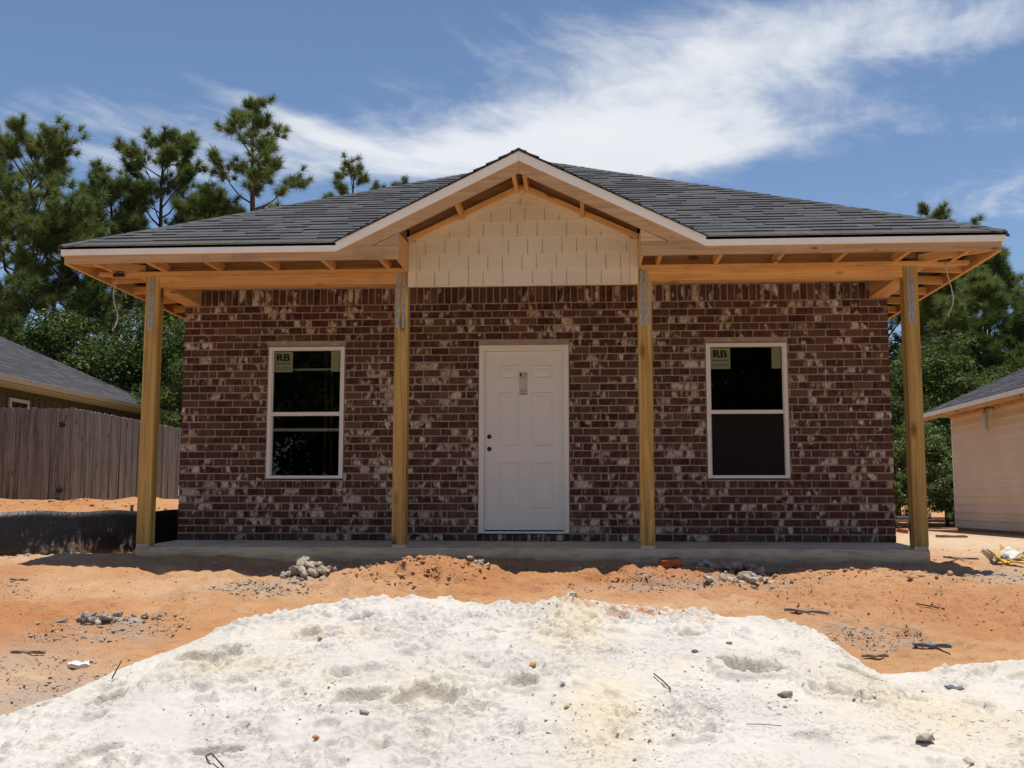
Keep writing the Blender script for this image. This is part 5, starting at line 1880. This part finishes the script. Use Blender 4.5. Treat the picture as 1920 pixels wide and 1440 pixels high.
tag(bc, 'red brick lying behind the right corner post', 'brick')

# twigs and a wire on the sand
def twig(name, pts_, r, mat, label, cat):
    pts_ = [(x, y, top_z(x, y) + h) for x, y, h in pts_]
    V, F = tube(pts_, r, 5)
    o = obj(name, V, F, mat, None, True)
    return tag(o, label, cat)


twig('twig', [(1.02, -6.35, .012), (1.06, -6.48, .02), (1.09, -6.58, .008)], .004, M['twig'], 'thin dark twig on the sand right of the ochre lump', 'twig')
twig('wire', [(1.42, -6.95, .006), (1.50, -6.98, .012), (1.58, -6.99, .006)], .002, M['bluegrey'], 'thin grey wire on the lower right sand', 'wire')
twig('twig', [(-1.15, -7.25, .01), (-1.06, -7.32, .04), (-.98, -7.38, .01)], .004, M['twig'], 'dark twig at the bottom edge of the sand, left', 'twig')
twig('twig', [(-2.0, -6.3, .005), (-1.98, -6.28, .05), (-1.96, -6.27, .10)], .004, M['twig'], 'upright twig stuck in the left slope of the sand', 'twig')
twig('twig', [(3.3, -3.35, .01), (3.42, -3.38, .02), (3.5, -3.42, .01)], .006, M['twig'], 'dark twig on the rutted orange soil at right', 'twig')

# tuft of dry grass on the left
tg = empty('grass_tuft', (-3.3, -4.65, top_z(-3.3, -4.65)))
tag(tg, 'small withered grass tuft on the soil at far left', 'grass')
rs2 = np.random.RandomState(4)
C_ = np.array([[-3.3 + rs2.normal(0, .07), -4.65 + rs2.normal(0, .06), top_z(-3.3, -4.65)] for k in range(10)])
V, F = needle_tufts(rs2, C_, np.tile([0, 0, 1.0], (10, 1)), 14, .11, .007)
o = link(bpy.data.objects.new('blades', np_mesh('blades', V, F, M['needle'])), tg)

# heap of yellow and white packaging at the right edge
tr_ = empty('trash_heap', (5.1, -.9, top_z(5.1, -.9)))
tag(tr_, 'heap of yellow and white packaging scraps at the right edge', 'trash')
for k, (x, y, L, w_, rz, mt, tl, cu, lf, nm) in enumerate([
        (4.86, -.95, .24, .17, .4, 'yellow', .5, 1.2, .05, 'sheet'), (5.12, -.65, .30, .2, -.3, 'yellow', .45, 1.5, .08, 'sheet'),
        (5.08, -1.25, .46, .10, -.18, 'yellow', .12, .3, .03, 'sheet'), (4.80, -.80, .22, .12, 1.0, 'whitescrap', .6, 1.4, .07, 'wrapper'),
        (5.02, -.85, .2, .14, 2.0, 'whitescrap', -.5, 1.6, .08, 'wrapper'), (5.30, -1.0, .2, .12, .3, 'whitescrap', .3, 1, .05, 'wrapper'),
        (4.95, -1.1, .17, .1, 2.6, 'whitescrap', .3, 1.5, .05, 'wrapper'), (5.22, -.8, .16, .12, .9, 'bluegrey', .5, 1.2, .06, 'wrapper'),
        (5.2, -1.5, .3, .12, -.2, 'twig', .08, .2, .02, 'board'), (4.55, -.72, .34, .05, -.25, 'deadwood', .06, .2, .01, 'stick')]):
    o = slabby(nm, x, y, L, w_, .012, rz, M[mt], None, None, tl, cu, lf)
    setp(o, tr_)
for k in range(12):
    o = bpy.data.objects.new('crumb', SM['stone_grey'][k % 6]); s_ = .03 + .012 * (k % 4)
    o.scale = (s_, s_, s_); x, y = 5.08 + .22 * math.sin(k * 2.4), -.9 + .22 * math.cos(k * 1.9)
    o.location = (x, y, top_z(x, y) + .04 + .02 * (k % 3)); link(o, tr_)

# stack of boards behind the house on the right
ls_ = empty('lumber_stack', (8.2, 13.6, -.2))
tag(ls_, 'low stack of old boards on blocks behind the right corner post', 'lumber')
for k, (x0, x1, y, z, t) in enumerate([(6.8, 8.9, 13.9, .10, .05), (6.9, 9.0, 14.15, .11, .05), (7.0, 9.05, 13.65, .10, .05), (7.0, 8.8, 13.8, .17, .05), (7.2, 8.7, 14.1, .18, .05)]):
    stick('board', (x0, y, z - .08), (x1, y + .1 * (k % 2), z - .08), .22, t, M['plank'] if k % 2 else M['deadwood'], ls_, bevel=.004)
for x in (7.2, 8.5):
    box('block', x - .1, x + .1, 13.5, 14.3, -.3, -.01, M['plank'], ls_)
